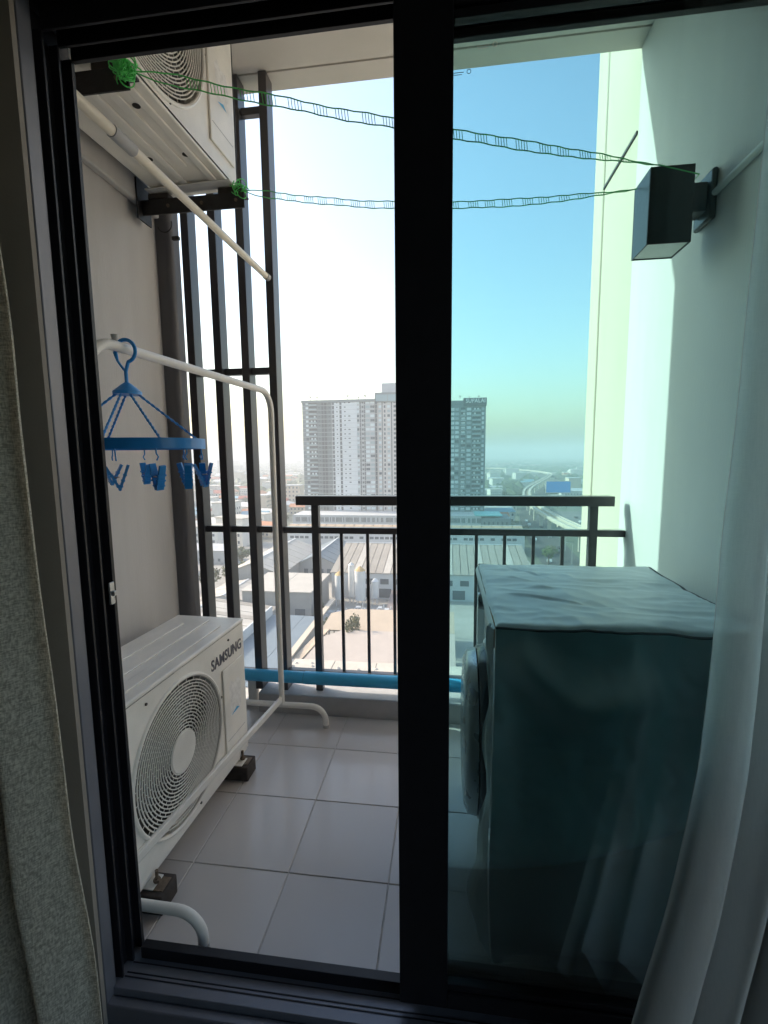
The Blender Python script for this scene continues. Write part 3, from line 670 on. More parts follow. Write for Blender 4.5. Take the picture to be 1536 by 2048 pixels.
def flap(a, b):    # the edge folded round the front corner, a runs from the corner across the front
    z = cz-0.010-(cz-0.045)*b
    wdt = 0.040 + 0.018*wr(0,z,3,5) + 0.16*max(0, b-0.60) - 0.012*math.exp(-((b-0.3)/0.12)**2)
    _, ys, _ = skirt(0, b); xs_ = skirt(0, b)[0]
    y = ys + wdt*a
    x = xs_ - 0.004 - 0.010*math.sin(a*math.pi*0.9) - 0.012*a*wr(a*2,z,8,9) - 0.036*a*max(0.0, min(1.0, (b-0.55)/0.3))**1.5 - 0.008*a*math.sin(b*23)
    return (min(x, wx0-0.003), y, z + 0.01*a*wr(0,z,1,12))
Cv(MB().grid(flap, 14, 110)).build('front_flap', M_cover, cv, ang=80)
def lip(a, b):
    y = cy0+(cy1-cy0)*a; z = cz-0.010-0.028*b*(1+0.3*wr(0,y,4,8)); return (cx0-0.001-0.008*math.sin(b*2.5), y, z)
Cv(MB().grid(lip, 50, 6)).build('front_lip', M_cover, cv, ang=80)
pp = [top(k/50, 0.0) for k in range(51)]
Cv(MB().tube([(x, y-0.0035, z-0.001) for x,y,z in pp], 0.0032, 8)).build('piping', M_piping, cv)
pp = [top(k/50, 1.0) for k in range(51)]
Cv(MB().tube([(x, y+0.0035, z+0.001) for x,y,z in pp], 0.0032, 8)).build('piping', M_piping, cv)
pp = [top(1.0, k/50) for k in range(51)]
Cv(MB().tube([(x+0.0035, y, z+0.001) for x,y,z in pp], 0.0032, 8)).build('piping', M_piping, cv)
tag(cv, 'creased pale grey vinyl cover draped over the washing machine', 'appliance cover')

# ================================================================== THE CITY BELOW
GZ = -46.0
M_ground = mat('city_ground', (0.22,0.21,0.18), 0.95, var=0.35, scale=0.012, col2=(0.10,0.14,0.08))
M_road = mat('asphalt', (0.075,0.075,0.075), 0.9, var=0.15, scale=0.3)
M_yard = mat('concrete_yard', (0.34,0.32,0.29), 0.9, var=0.15, scale=0.15)
gd = MB().box(-5200,5200,6,8000,GZ-1,GZ).build('ground', M_ground); tag(gd, kind='structure')
struct('factory_yard', MB().box(-150,36,40,246,GZ+0.004,GZ+0.02), M_yard)
rd = MB(); RP = [(48,60),(47,150),(51,230),(56,300),(66,380),(85,480),(118,600),(170,780),(190,900)]
for a_, b_ in zip(RP[:-1], RP[1:]):
    d = Vector((b_[0]-a_[0], b_[1]-a_[1], 0)).normalized(); nn = Vector((d.y,-d.x,0))*9
    rd.add([Vector((*a_,GZ+0.03))-nn, Vector((*a_,GZ+0.03))+nn, Vector((*b_,GZ+0.03))+nn, Vector((*b_,GZ+0.03))-nn], [(0,1,2,3)])
struct('road', rd, M_road)
struct('car_park', MB().box(74,150,255,400,GZ+0.004,GZ+0.015), mat('worn_asphalt',(0.17,0.165,0.155),0.9,var=0.2,scale=0.1))

M_conc = mat('tower_concrete', (0.46,0.47,0.48), 0.8, var=0.05, scale=0.05)
M_tw = mat('tower_white', (0.66,0.68,0.70), 0.8, var=0.04, scale=0.05)
M_twarm = mat('tower_warm', (0.55,0.52,0.50), 0.8, var=0.05, scale=0.05)
M_tdk = mat('tower_grey', (0.20,0.225,0.235), 0.8, var=0.06, scale=0.05)
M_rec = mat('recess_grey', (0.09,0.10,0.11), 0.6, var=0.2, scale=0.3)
M_wp = mat('window_pale', (0.62,0.68,0.70), 0.15, var=0.1, scale=0.2)
M_wm = mat('window_mid', (0.34,0.40,0.42), 0.12, var=0.2, scale=0.2)
M_wd = mat('window_dark', (0.08,0.10,0.12), 0.1, var=0.2, scale=0.2)
M_glz = mat('glazing_blue', (0.25,0.36,0.40), 0.1, var=0.1, scale=0.1)
M_signw = mat('sign_white', (0.85,0.85,0.83), 0.5)

tw = empty('apartment_tower', (-35, 311, GZ)); Tw = lambda mb: loc(mb, tw)
YT = 311.0; FH = 2.92; NF = 27; ZB = -41.6
# volumes of different depth along the facade
Tw(MB().box(-96.5,-76.2,YT+0.6,YT+22,GZ,36.2)).build('wall', M_tdk, tw)
Tw(MB().box(-76.2,-59.2,YT,YT+22,GZ,36.0)).build('wall', M_tw, tw)
Tw(MB().box(-59.19,-47.4,YT+0.4,YT+22,GZ,36.0)).build('wall', M_conc, tw)
Tw(MB().box(-47.39,-16.0,YT+1.2,YT+24,GZ,35.6)).build('wall', M_twarm, tw)
Tw(MB().box(-15.99,2.0,YT+2.5,YT+24,GZ,34.4)).build('wall', M_conc, tw)
Tw(MB().box(2.01,24.4,YT+0.6,YT+26,GZ,33.6)).build('wall', M_tdk, tw)
Tw(MB().box(-96.9,-47.2,YT-0.3,YT+22.3,36.21,37.9)).build('parapet', M_tdk, tw)
Tw(MB().box(-47.19,-15.8,YT+0.6,YT+24,35.62,41.9)).build('penthouse', M_tdk, tw)
Tw(MB().box(-43.2,-18,YT+5,YT+20,41.91,48.4)).build('roof_core', M_conc, tw)
Tw(MB().box(2.0,10.2,YT+0.2,YT+26,33.61,35.5)).build('parapet', M_tdk, tw)
sgn = Tw(MB().box(10.21,24.8,YT-0.6,YT+26,31.9,36.9)).build('sign_panel', M_rec, tw)
tm = text_mesh('sign_lettering', 'SUPALAI', 3.6, M_signw, 0.15, 0.03, 1.05)
t = link('sign_lettering', tm, sgn, (11.6-tw.location.x, YT-0.62-tw.location.y, 33.2-tw.location.z), (R(90),0,0)); bw = max(v.co.x for v in tm.vertices); t.scale = (12.2/bw, 1, 1)
for k in range(2): Tw(MB().box(-46.6+k*8.1,-38.9+k*8.1,YT+0.3,YT+0.59,36.4,40.6)).build('penthouse_glazing', M_glz, tw)
for x in (-46.8,-38.7): Tw(MB().box(x-0.15,x+0.15,YT+0.1,YT+0.3,35.7,41.8)).build('mullion', M_tdk, tw)
unit = MB().box(-0.5,0.5,-0.5,0.5,-0.5,0.5)
W_ME = [unit.mesh('window_%s' % m_.name, m_, smooth=False) for m_ in (M_wp, M_wm, M_wd)]
PX = 0.3546   # metres per photograph pixel on the facade
def fx(px): return -95.0 + (px-608)*PX*0.985
big = [(610.3,615.3,0.6),(706.5,714.5,0.4),(727,734.5,0.4),(736,744,0.4),(751.5,756.5,1.2),(768,773,1.2)]
for i in range(NF):
    zc = ZB + FH*i + 1.55
    for a_, b_, dy_ in big:
        m_ = W_ME[rng.choices((0,1,2),(0.55,0.35,0.10))[0]]
        link('window', m_, tw, ((fx(a_)+fx(b_))/2-tw.location.x, YT+dy_-0.02-tw.location.y, zc-tw.location.z), (0,0,0), (fx(b_)-fx(a_), 0.10, 1.6))
    if i < 25:
        for a_, b_ in ((903.5,909.3),(910.8,917.2),(931.6,939),(958.4,962.2)):
            m_ = W_ME[rng.choices((0,1,2),(0.6,0.3,0.10))[0]]
            link('window', m_, tw, (3.0+((a_+b_)/2-905)*PX-tw.location.x, YT+0.58-tw.location.y, zc-tw.location.z), (0,0,0), ((b_-a_)*PX, 0.10, 1.75))
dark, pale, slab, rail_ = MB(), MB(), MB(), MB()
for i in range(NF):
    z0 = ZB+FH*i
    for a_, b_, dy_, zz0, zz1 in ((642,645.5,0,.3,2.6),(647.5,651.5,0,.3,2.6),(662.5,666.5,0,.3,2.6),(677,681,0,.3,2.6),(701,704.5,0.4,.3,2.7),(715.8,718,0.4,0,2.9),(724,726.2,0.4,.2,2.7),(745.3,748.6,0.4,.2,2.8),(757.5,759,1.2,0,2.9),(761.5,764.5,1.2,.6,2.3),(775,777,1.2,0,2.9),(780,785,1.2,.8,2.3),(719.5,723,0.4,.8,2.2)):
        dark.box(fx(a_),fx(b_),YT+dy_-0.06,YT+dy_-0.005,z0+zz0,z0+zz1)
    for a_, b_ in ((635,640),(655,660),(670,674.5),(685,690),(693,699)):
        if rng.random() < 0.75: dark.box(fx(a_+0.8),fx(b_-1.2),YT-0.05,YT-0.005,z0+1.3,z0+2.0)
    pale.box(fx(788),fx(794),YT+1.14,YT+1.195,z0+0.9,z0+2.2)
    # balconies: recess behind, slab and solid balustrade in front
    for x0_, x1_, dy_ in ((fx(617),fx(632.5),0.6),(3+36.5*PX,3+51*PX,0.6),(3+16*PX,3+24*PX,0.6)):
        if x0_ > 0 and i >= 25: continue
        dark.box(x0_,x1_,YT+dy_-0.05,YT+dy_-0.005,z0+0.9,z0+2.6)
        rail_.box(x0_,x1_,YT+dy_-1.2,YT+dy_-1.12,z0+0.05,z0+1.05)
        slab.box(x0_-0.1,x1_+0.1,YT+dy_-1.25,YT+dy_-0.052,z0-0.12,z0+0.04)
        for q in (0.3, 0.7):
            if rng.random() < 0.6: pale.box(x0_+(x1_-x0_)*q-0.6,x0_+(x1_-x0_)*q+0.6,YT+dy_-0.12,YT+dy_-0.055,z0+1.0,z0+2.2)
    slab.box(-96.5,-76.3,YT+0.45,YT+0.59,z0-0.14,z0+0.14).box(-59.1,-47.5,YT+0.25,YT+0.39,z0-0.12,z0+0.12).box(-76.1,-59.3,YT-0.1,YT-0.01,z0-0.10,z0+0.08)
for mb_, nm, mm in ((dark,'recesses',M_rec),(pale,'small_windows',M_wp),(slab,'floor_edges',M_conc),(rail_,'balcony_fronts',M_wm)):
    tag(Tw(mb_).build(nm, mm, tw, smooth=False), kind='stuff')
for k, (x, h) in enumerate(((-91.5,4.2),(-86.8,3.6),(-66,4.6),(-58.5,2.4),(-54.0,4.2),(-28,3.2),(8,2.5),(14,1.8),(20,2.2))):
    zt = 37.9 if x < -48 else (48.4 if x < -15 else 36.9)
    b_ = MB().tube([(x,YT+3,zt),(x,YT+3,zt+h*0.5)],0.12,5)
    for q in range(40):
        v = Vector((rng.gauss(0,1),rng.gauss(0,1),rng.gauss(0,.7))).normalized()*h*0.33*rng.uniform(.5,1); b_.tube([Vector((x,YT+3,zt+h*0.45)), Vector((x,YT+3,zt+h*0.68))+v],0.035,3)
    Tw(b_).build('roof_shrub', mat('dry_shrub',(0.16,0.15,0.12),0.9), tw)
tag(tw, 'tall grey apartment tower with white sign lettering on its dark parapet', 'apartment tower')

# podium in front of the tower
pd = empty('podium_building', (-30, 286, GZ)); Pd = lambda mb: loc(mb, pd)
Pd(MB().box(-97,20.5,286,308,GZ,-35.8)).build('wall', M_conc, pd)
Pd(MB().box(20.6,38,284,308,GZ,-37.0)).build('annex_wall', M_tdk, pd)
Pd(MB().box(17,33,285.5,306,-35.79,-35.2)).build('roof_sheet', mat('teal_roof',(0.20,0.55,0.56),0.5), pd)
sw = MB()
for k in range(150):
    x = -95+k*0.77
    if rng.random() < 0.75: sw.box(x,x+0.5,285.93,285.99,-40.0,-37.2)
    if rng.random() < 0.6: sw.box(x,x+0.5,285.93,285.99,-43.6,-42.8)
tag(Pd(sw).build('louvre_windows', M_rec, pd, smooth=False), kind='stuff')
for k in range(6): Pd(MB().box(22+2.6*k,22.9+2.6*k,283.9,283.99,-41.5,-39.0)).build('window', M_wd, pd)
tag(pd, 'low grey podium block with louvred windows at the foot of the tower', 'building')

# ---- factories
M_whw = mat('white_sheet', (0.52,0.53,0.54), 0.6, var=0.05, scale=0.2)
M_tanr = mat('tan_roof', (0.42,0.31,0.21), 0.7, var=0.08, scale=0.2)
M_greyr = mat('grey_roof_sheet', (0.30,0.265,0.225), 0.65, var=0.10, scale=0.25)
M_ltr = mat('pale_roof_sheet', (0.44,0.40,0.35), 0.6, var=0.08, scale=0.3)
M_blr = mat('blue_grey_roof', (0.15,0.185,0.215), 0.6, var=0.08, scale=0.2)
M_cld = mat('cladding_grey', (0.28,0.28,0.28), 0.6, var=0.06, scale=0.3)

def building(name, label, x0, x1, y0, y1, z1, wall, roof, rise=0.0, ridge='x', panels=0, wins=None, cat='factory', over=0.4, pm=None):
    e = empty(name, ((x0+x1)/2, (y0+y1)/2, GZ)); L = lambda mb: loc(mb, e)
    L(MB().box(x0,x1,y0,y1,GZ+0.02,z1)).build('wall', wall, e)
    th = 0.18
    if ridge == 'x' and rise: slopes = [((x0-over,y0-over,z1),(x1+over,y0-over,z1),(x1+over,(y0+y1)/2,z1+rise),(x0-over,(y0+y1)/2,z1+rise)), ((x0-over,(y0+y1)/2,z1+rise),(x1+over,(y0+y1)/2,z1+rise),(x1+over,y1+over,z1),(x0-over,y1+over,z1))]
    elif rise: slopes = [((x0-over,y0-over,z1),((x0+x1)/2,y0-over,z1+rise),((x0+x1)/2,y1+over,z1+rise),(x0-over,y1+over,z1)), (((x0+x1)/2,y0-over,z1+rise),(x1+over,y0-over,z1),(x1+over,y1+over,z1),((x0+x1)/2,y1+over,z1+rise))]
    else: slopes = [((x0-over,y0-over,z1),(x1+over,y0-over,z1),(x1+over,y1+over,z1),(x0-over,y1+over,z1))]
    if rise:
        g_ = MB()
        if ridge == 'x':
            for x in (x0, x1-0.15): g_.prism([(y0,z1),(y1,z1),((y0+y1)/2,z1+rise-0.05)],0,x,x+0.15)
        else:
            for y in (y0, y1-0.15): g_.prism([(x0,z1),(x1,z1),((x0+x1)/2,z1+rise-0.05)],1,y,y+0.15)
        L(g_).build('gable', wall, e)
    for si, sl in enumerate(slopes):
        q = [Vector(v)+up*0.02 for v in sl]
        n_ = max(1, panels)
        for k in range(n_):
            a_, b_ = k/n_+0.0015, (k+1)/n_-0.0015
            if ridge == 'x': c4 = [q[0].lerp(q[1],a_), q[0].lerp(q[1],b_), q[3].lerp(q[2],b_), q[3].lerp(q[2],a_)]
            else: c4 = [q[0].lerp(q[3],a_), q[1].lerp(q[2],a_), q[1].lerp(q[2],b_), q[0].lerp(q[3],b_)]
            h_ = up*(th + 0.05*(k % 2))
            L(MB().add(c4+[v+h_ for v in c4], [(3,2,1,0),(4,5,6,7),(0,1,5,4),(1,2,6,5),(2,3,7,6),(3,0,4,7)])).build('roof_panel', (pm or roof) if (pm and k % 4 == 3) else roof, e, smooth=False)
        if rise and si == 0:
            if ridge == 'x': L(MB().box(x0-over,x1+over,(y0+y1)/2-0.35,(y0+y1)/2+0.35,z1+rise+0.18,z1+rise+0.38)).build('ridge_cap', M_whw, e)
            else: L(MB().box((x0+x1)/2-0.3,(x0+x1)/2+0.3,y0-over,y1+over,z1+rise+0.18,z1+rise+0.36)).build('ridge_cap', M_whw, e)
    for (xa, xb_, za, zb_) in (wins or []):
        wdo = L(MB().box(xa,xb_,y0-0.06,y0-0.01,za,zb_)).build('window', M_wd, e, smooth=False)
    return tag(e, label, cat)
wn = []
x = -77.0
while x < 33:
    if rng.random() < 0.85: wn.append((x, x+1.9, -39.2, -38.0))
    x += 2.5 if rng.random() < 0.8 else 5.0
building('long_factory', 'long white factory with a strip of dark windows under its tan roof', -80, 36, 222, 244, -36.0, M_whw, M_tanr, 2.2, 'x', 24, wn)
wn = [(-32+5.2*k, -29.2+5.2*k, -41.0, -39.2) for k in range(11)] + [(-30+8*k, -26+8*k, -45.5, -42.5) for k in range(7)]
building('factory_shed', 'wide factory shed with tan sheet roof and white ridge behind the tan canopies', -38, 27, 149, 199, -37.4, M_whw, M_greyr, 5.2, 'x', 26, wn, pm=M_ltr)
building('factory_shed', 'grey gabled shed with a pale ridge standing left of the wide tan shed', -76, -56, 150, 196, -39.0, M_cld, M_ltr, 4.0, 'y', 14)
building('factory_shed', 'slate coloured gabled shed beside the long white factory', -56, -42, 170, 206, -39.5, M_cld, M_blr, 3.4, 'y', 10, [(-54+3*k,-52.4+3*k,-43.5,-41.5) for k in range(4)])
building('flat_warehouse', 'boxy grey warehouse with a flat pale roof beside the machinery yard', -59, -38.5, 126, 147, -37.6, M_cld, M_ltr, 0, 'x', 4, [(-57+4.6*k,-54+4.6*k,-45.5,-42.5) for k in range(4)])
building('low_shed', 'long low shed with striped pale roof sheets beyond the slats', -84, -47.5, 86, 122, -41.0, M_cld, M_ltr, 2.0, 'y', 16, pm=M_greyr)
building('low_shed', 'small white gabled workshop at the end of the striped low shed', -74, -58, 128, 146, -41.5, M_whw, M_ltr, 1.6, 'y', 6, [(-72+4*k,-70+4*k,-45.0,-43.0) for k in range(3)])
building('flat_building', 'flat blue grey roofed building with a white parapet beside the tan canopies', -46, -33.2, 78, 116, -41.2, M_whw, M_blr, 0, 'x', 3)
pw = MB().box(-46.6,-46.2,77.6,116.4,-41.0,-38.6).build('parapet_wall', M_whw); tag(pw, 'white parapet wall standing along the blue grey flat roof', 'wall')
building('white_roofed_building', 'low building with a cluttered pale roof nearest the balcony', -40, 12, 56, 90.2, -41.4, M_whw, mat('cream_roof',(0.50,0.44,0.37),0.8,var=0.12,scale=0.3), 0, 'x', 6)
M_tan = mat('tan_canopy', (0.45,0.355,0.265), 0.75, var=0.05, scale=0.3)
M_pink = mat('pinkish_canopy', (0.44,0.37,0.32), 0.75, var=0.05, scale=0.3)
def canopy(name, label, poly, z, m, zs):
    e = empty(name, (poly[0][0], poly[0][1], GZ)); n = len(poly)
    loc(MB().add([(x,y,zz) for (x,y),zz in zip(poly,zs)]+[(x,y,zz+0.35) for (x,y),zz in zip(poly,zs)], [tuple(range(n)),tuple(range(n,2*n))]+[(i,(i+1)%n,n+(i+1)%n,n+i) for i in range(n)]), e).build('canopy_sheet', m, e, smooth=False)
    cx_, cy_ = sum(q[0] for q in poly)/n, sum(q[1] for q in poly)/n
    for (x,y),zz in zip(poly,zs):
        x, y = x+(cx_-x)*.05, y+(cy_-y)*.05; loc(MB().box(x-.15,x+.15,y-.15,y+.15,GZ+0.02,zz-0.02), e).build('post', M_cld, e)
    return tag(e, label, 'canopy')
canopy('yard_canopy', 'plain tan canopy roof behind the lone small tree', [(-30.2,106.8),(2,107.4),(2,118.5),(-25,118.2),(-29.8,115.5)], -40, M_tan, [-41.2,-41.2,-39.6,-39.6,-40.0])
canopy('yard_canopy', 'pinkish tan canopy roof with a seam in front of the lone small tree', [(-30.2,91.0),(2,91.6),(2,105.2),(-24.5,105.0),(-28.2,101.5)], -41, M_pink, [-42.2,-42.2,-40.4,-40.4,-40.8])
canopy('yard_canopy', 'narrow tan lean-to strip beside the pinkish canopy', [(-32.6,91.0),(-30.6,91.0),(-28.5,101.8),(-28.0,106.5),(-30.2,106.5)], -41, M_tan, [-42.0,-42.0,-40.8,-40.8,-41.2])
bw_ = MB().beam((-33.0,88,-41.0),(-33.2,131,-41.0),1.4,0.4).build('pipe_bridge', mat('beige_pipe',(0.52,0.44,0.35),0.7)); tag(bw_, 'straight beige pipe bridge beside the blue grey roof', 'pipe bridge')
rj = random.Random(5)
for k in range(16):
    x, y, s_ = rj.uniform(-36,-6), rj.uniform(80,89), rj.uniform(.3,.7)
    vs = [(x+s_*math.cos(t)*rj.uniform(.7,1.3), y+s_*math.sin(t)*rj.uniform(.7,1.3), -41.17) for t in [k2*1.05 for k2 in range(6)]]
    o = MB().add(vs+[(x+rj.uniform(-.2,.2),y+rj.uniform(-.2,.2),-41.17+s_*0.8)], [(i,(i+1)%6,6) for i in range(6)]).build('tarpaulin_heap', mat('tarp_grey',(0.42,0.38,0.34),0.8,var=0.3,scale=2), smooth=False)
    tag(o, 'small crumpled heap lying on the cluttered pale roof', 'heap', 'heaps on the pale roof')
# machinery yard
M_silo = mat('silo_metal', (0.60,0.60,0.60), 0.5, var=0.06, scale=0.5); M_silor = mat('silo_rust', (0.50,0.34,0.16), 0.8, var=0.2, scale=1)
for k, (x, y, rd_, h) in enumerate(((-33.4,141,1.5,10.0),(-26.8,141,1.7,11.5),(-22.5,143.5,1.2,7.5),(-30.2,144,1.0,12.5))):
    e = empty('storage_silo', (x, y, GZ))
    MB().tube([(0,0,2.2),(0,0,h)],rd_,18).build('shell', M_silo, e); MB().tube([(0,0,h),(0,0,h+rd_*0.8)],[rd_,0.2],18).build('cone_top', M_silor if k < 2 else M_silo, e)
    for q in range(4): MB().tube([(rd_*.8*math.cos(q*1.57+.7),rd_*.8*math.sin(q*1.57+.7),0.02),(rd_*.8*math.cos(q*1.57+.7),rd_*.8*math.sin(q*1.57+.7),2.4)],0.12,6).build('leg', M_silo, e)
    tag(e, ['pale storage silo with a rusty cone standing by the beige pipe bridge','tall pale storage silo with a rusty cone in the machinery yard','short plain storage silo in the machinery yard','slim tall plain storage silo in the machinery yard'][k], 'silo')
for k in range(9):
    x, y = -36+k*3.4+rj.uniform(-1,1), rj.uniform(124,139); sx, sy, sz = rj.uniform(.8,2.2), rj.uniform(.8,1.8), rj.uniform(1.2,3.2)
    o = MB().box(-sx,sx,-sy,sy,0,sz).box(-sx*.6,sx*.3,-sy*.6,sy*.5,sz+0.01,sz+0.8).tube([(sx*.7,0,sz),(sx*.7,0,sz+1.6)],0.18,8).build('process_machine', mat('machine_grey',(0.40,0.42,0.44),0.6,var=0.2,scale=0.6)); o.location = (x,y,GZ+0.02)
    tag(o, 'grey process machine with a vent pipe in the factory machinery yard', 'machine', 'machines in the factory yard')
rmp = MB().prism([(120,GZ+0.02),(146,GZ+0.02),(146,GZ+4.0)],0,-17.5,-13.2).build('loading_ramp', mat('ramp_brown',(0.20,0.16,0.15),0.9)); tag(rmp, 'dark brown loading ramp leading up to the wide tan shed', 'ramp')

# ---- trees
M_leaf = mat('leaf_green', (0.055,0.085,0.028), 0.6, var=0.4, scale=0.5); M_leaf2 = mat('leaf_dusty', (0.11,0.11,0.05), 0.7, var=0.3, scale=0.5); M_leaf3 = mat('leaf_bright', (0.09,0.15,0.03), 0.6, var=0.35, scale=0.5)
M_bark = mat('bark', (0.12,0.09,0.07), 0.9, var=0.3, scale=2)
def crown_me(seed, m, n=700, ls=0.22, rx=1.0, rz=0.8):
    q = random.Random(seed); mb = MB(); cl = []
    for k in range(14):
        v = Vector((q.gauss(0,1),q.gauss(0,1),q.gauss(0,1))).normalized()*q.uniform(.25,.72); cl.append((Vector((v.x*rx,v.y*rx,v.z*rz)), q.uniform(.22,.42)))
    for k in range(n):
        c_, r_ = q.choice(cl); d = Vector((q.gauss(0,1),q.gauss(0,1),q.gauss(0,1))).normalized(); p_ = c_ + d*r_*q.uniform(.5,1.05)
        a_ = Vector((q.gauss(0,1),q.gauss(0,1),q.gauss(0,1))).normalized(); b_ = a_.orthogonal().normalized(); s_ = ls*q.uniform(.5,1)*0.5
        mb.add([p_-a_*s_, p_+b_*s_*.6, p_+a_*s_, p_-b_*s_*.6], [(0,1,2,3)])
    me = bpy.data.meshes.new('crown'); me.from_pydata(mb.v, [], mb.f); me.materials.append(m); return me
CR = [crown_me(s, m_) for s, m_ in ((1,M_leaf),(2,M_leaf),(3,M_leaf2),(4,M_leaf3))]
tmb = MB().tube([(0,0,0),(0.03,0,0.5),(0,0.02,1.0)],[0.09,0.07,0.04],7)
for k in range(5): tmb.tube([(0,0.01,0.7+0.05*k),(0.4*math.cos(k*1.3),0.4*math.sin(k*1.3),1.25)],[0.035,0.012],5)
TR = tmb.mesh('trunk', M_bark)
def tree(x, y, z, h, w_, ci, label, group=None, bare=False):
    e = empty('tree', (x, y, z), rng.uniform(0,6.28))
    link('trunk', TR, e, (0,0,0), (0,0,0), (h*0.55,h*0.55,h*0.52)); link('crown', CR[ci], e, (0,0,h*0.64), (0,0,0), (w_/2,w_/2,h*0.42))
    return tag(e, label, 'tree', group)
tree(-22.4,106.0,-45.9,10.6,5.6,2,'lone small tree growing between the tan canopies')
tree(-26.5,124,GZ,5.2,6.0,2,'dusty bush like tree at the edge of the machinery yard')
tree(-36.5,130,GZ,5.0,4.2,3,'bright green tree beside the boxy grey warehouse')
tree(-30.6,113,-44.5,4.8,3.0,0,'dark green tree squeezed beside the plain tan canopy')
tree(42.5,201,GZ,9.5,8.5,3,'bright green roadside tree just past the wide tan shed')
tree(45.5,212,GZ,8.0,8.0,2,'dusty tree behind the bright green roadside tree')
for k in range(26):
    tree(rj.uniform(30,46), rj.uniform(252,420), GZ, rj.uniform(4,8), rj.uniform(5,9), rj.choice((0,1,2)), 'leafy tree by the road and elevated track beyond the podium', 'trees by the elevated track')
for k in range(40):
    y = rj.uniform(150,520); a_ = rj.uniform(-0.66,-0.42) if y < 260 else rj.uniform(-0.58,-0.34)
    tree(a_*y, y, GZ, rj.uniform(5,10), rj.uniform(7,13), rj.choice((0,0,1,2)), 'leafy tree among the houses seen between the slats', 'trees among the houses')

# ---- elevated track
vd = empty('elevated_track', (60, 300, GZ))
VP = [(69,150),(66,200),(63.5,240),(61.5,283),(62,335),(66.5,395),(74,455),(89,530),(122,650),(172,830),(189,930),(187,1040),(160,1160),(101,1310),(0,1480)]
sm = []
for i in range(len(VP)-1):
    p0, p1_, p2_, p3 = [Vector((*VP[max(0,min(len(VP)-1,k))],0)) for k in (i-1,i,i+1,i+2)]
    for q in range(6):
        t = q/6; sm.append(0.5*((2*p1_)+(-p0+p2_)*t+(2*p0-5*p1_+4*p2_-p3)*t*t+(-p0+3*p1_-3*p2_+p3)*t*t*t))
def strip(mb, off, hw, z0, z1):
    vs = []; 
    for i, p_ in enumerate(sm):
        d = (sm[min(i+1,len(sm)-1)]-sm[max(i-1,0)]).normalized(); n_ = Vector((d.y,-d.x,0))
        for o_, z_ in ((off-hw,z0),(off+hw,z0),(off+hw,z1),(off-hw,z1)): vs.append(p_+n_*o_+up*z_)
    mb.add(vs, [(4*i+q,4*i+(q+1)%4,4*i+4+(q+1)%4,4*i+4+q) for i in range(len(sm)-1) for q in range(4)]+[(0,1,2,3)]); return mb
M_via = mat('viaduct_concrete', (0.55,0.50,0.42), 0.8, var=0.06, scale=0.1)
for off in (-2.4, 2.4): loc(strip(MB(), off, 0.8, -37.0, -35.0), vd).build('guide_beam', M_via, vd)
loc(strip(MB(), 0, 1.4, -36.6, -36.3), vd).build('walkway_deck', mat('deck_brown',(0.33,0.25,0.16),0.8), vd)
for off in (-3.6, 3.6): loc(strip(MB(), off, 0.12, -36.2, -34.6), vd).build('edge_parapet', M_via, vd)
acc = 0
for i in range(1, len(sm)):
    acc += (sm[i]-sm[i-1]).length
    if acc > 24:
        acc = 0; p_ = sm[i]
        loc(MB().box(p_.x-0.9,p_.x+0.9,p_.y-0.9,p_.y+0.9,GZ+0.03,-38.2).box(p_.x-3.2,p_.x+3.2,p_.y-1,p_.y+1,-38.19,-37.02), vd).build('pier', M_via, vd)
tag(vd, 'pale elevated rail track curving away on concrete piers', 'elevated track')

# ---- billboard, lamp posts, cars
bb = empty('billboard', (95, 420, GZ))
loc(MB().box(84.9,104.8,420,420.8,-32.1,-22.7), bb).build('panel', mat('billboard_blue',(0.02,0.34,0.85),0.5), bb)
loc(MB().box(84.5,105.2,419.8,420.9,-32.6,-32.12).box(84.5,105.2,419.8,420.9,-22.68,-22.3).box(84.5,84.88,419.8,420.9,-32.1,-22.7).box(104.82,105.2,419.8,420.9,-32.1,-22.7), bb).build('border', M_whw, bb)
for x in (88,95,102): loc(MB().box(x-.3,x+.3,420.2,420.8,GZ,-32.62), bb).build('post', M_cld, bb)
tag(bb, 'blank bright blue billboard beside the elevated track', 'billboard')
M_pole = mat('pole_grey', (0.45,0.45,0.45), 0.5)
for k, (x, y) in enumerate(((53,205),(57.5,235),(40,262),(45,300),(50,350))):
    e = empty('street_lamp', (x, y, GZ)); MB().tube([(0,0,0.03),(0,0,9)],[0.14,0.08],7).build('pole', M_pole, e)
    MB().tube([(0,0,9),(-0.6,0,9.5),(-2,0,9.6)],0.06,6).build('arm', M_pole, e); MB().box(-2.7,-1.9,-.15,.15,9.48,9.62).build('lamp_head', M_pole, e)
    tag(e, 'grey street lamp standing beside the road below the elevated track', 'street lamp', 'street lamps along the road')
def car_me(m):
    mb = MB().prism([(-2.1,0.25),(2.1,0.25),(2.15,0.75),(1.3,0.9),(0.7,1.4),(-1.1,1.42),(-1.9,0.95),(-2.15,0.8)],1,-0.85,0.85)
    for x in (-1.3,1.3):
        for y in (-0.86,0.66): mb.tube([(x,y,0.32),(x,y+0.2,0.32)],0.32,10)
    return mb.mesh('car_body', m)
CARS = [car_me(mat('car_'+n_, c_, 0.3, coat=0.5)) for n_, c_ in (('white',(0.75,0.75,0.74)),('silver',(0.45,0.46,0.47)),('dark',(0.03,0.03,0.035)),('red',(0.30,0.03,0.02)))]
CN = ['white','silver','dark','red']
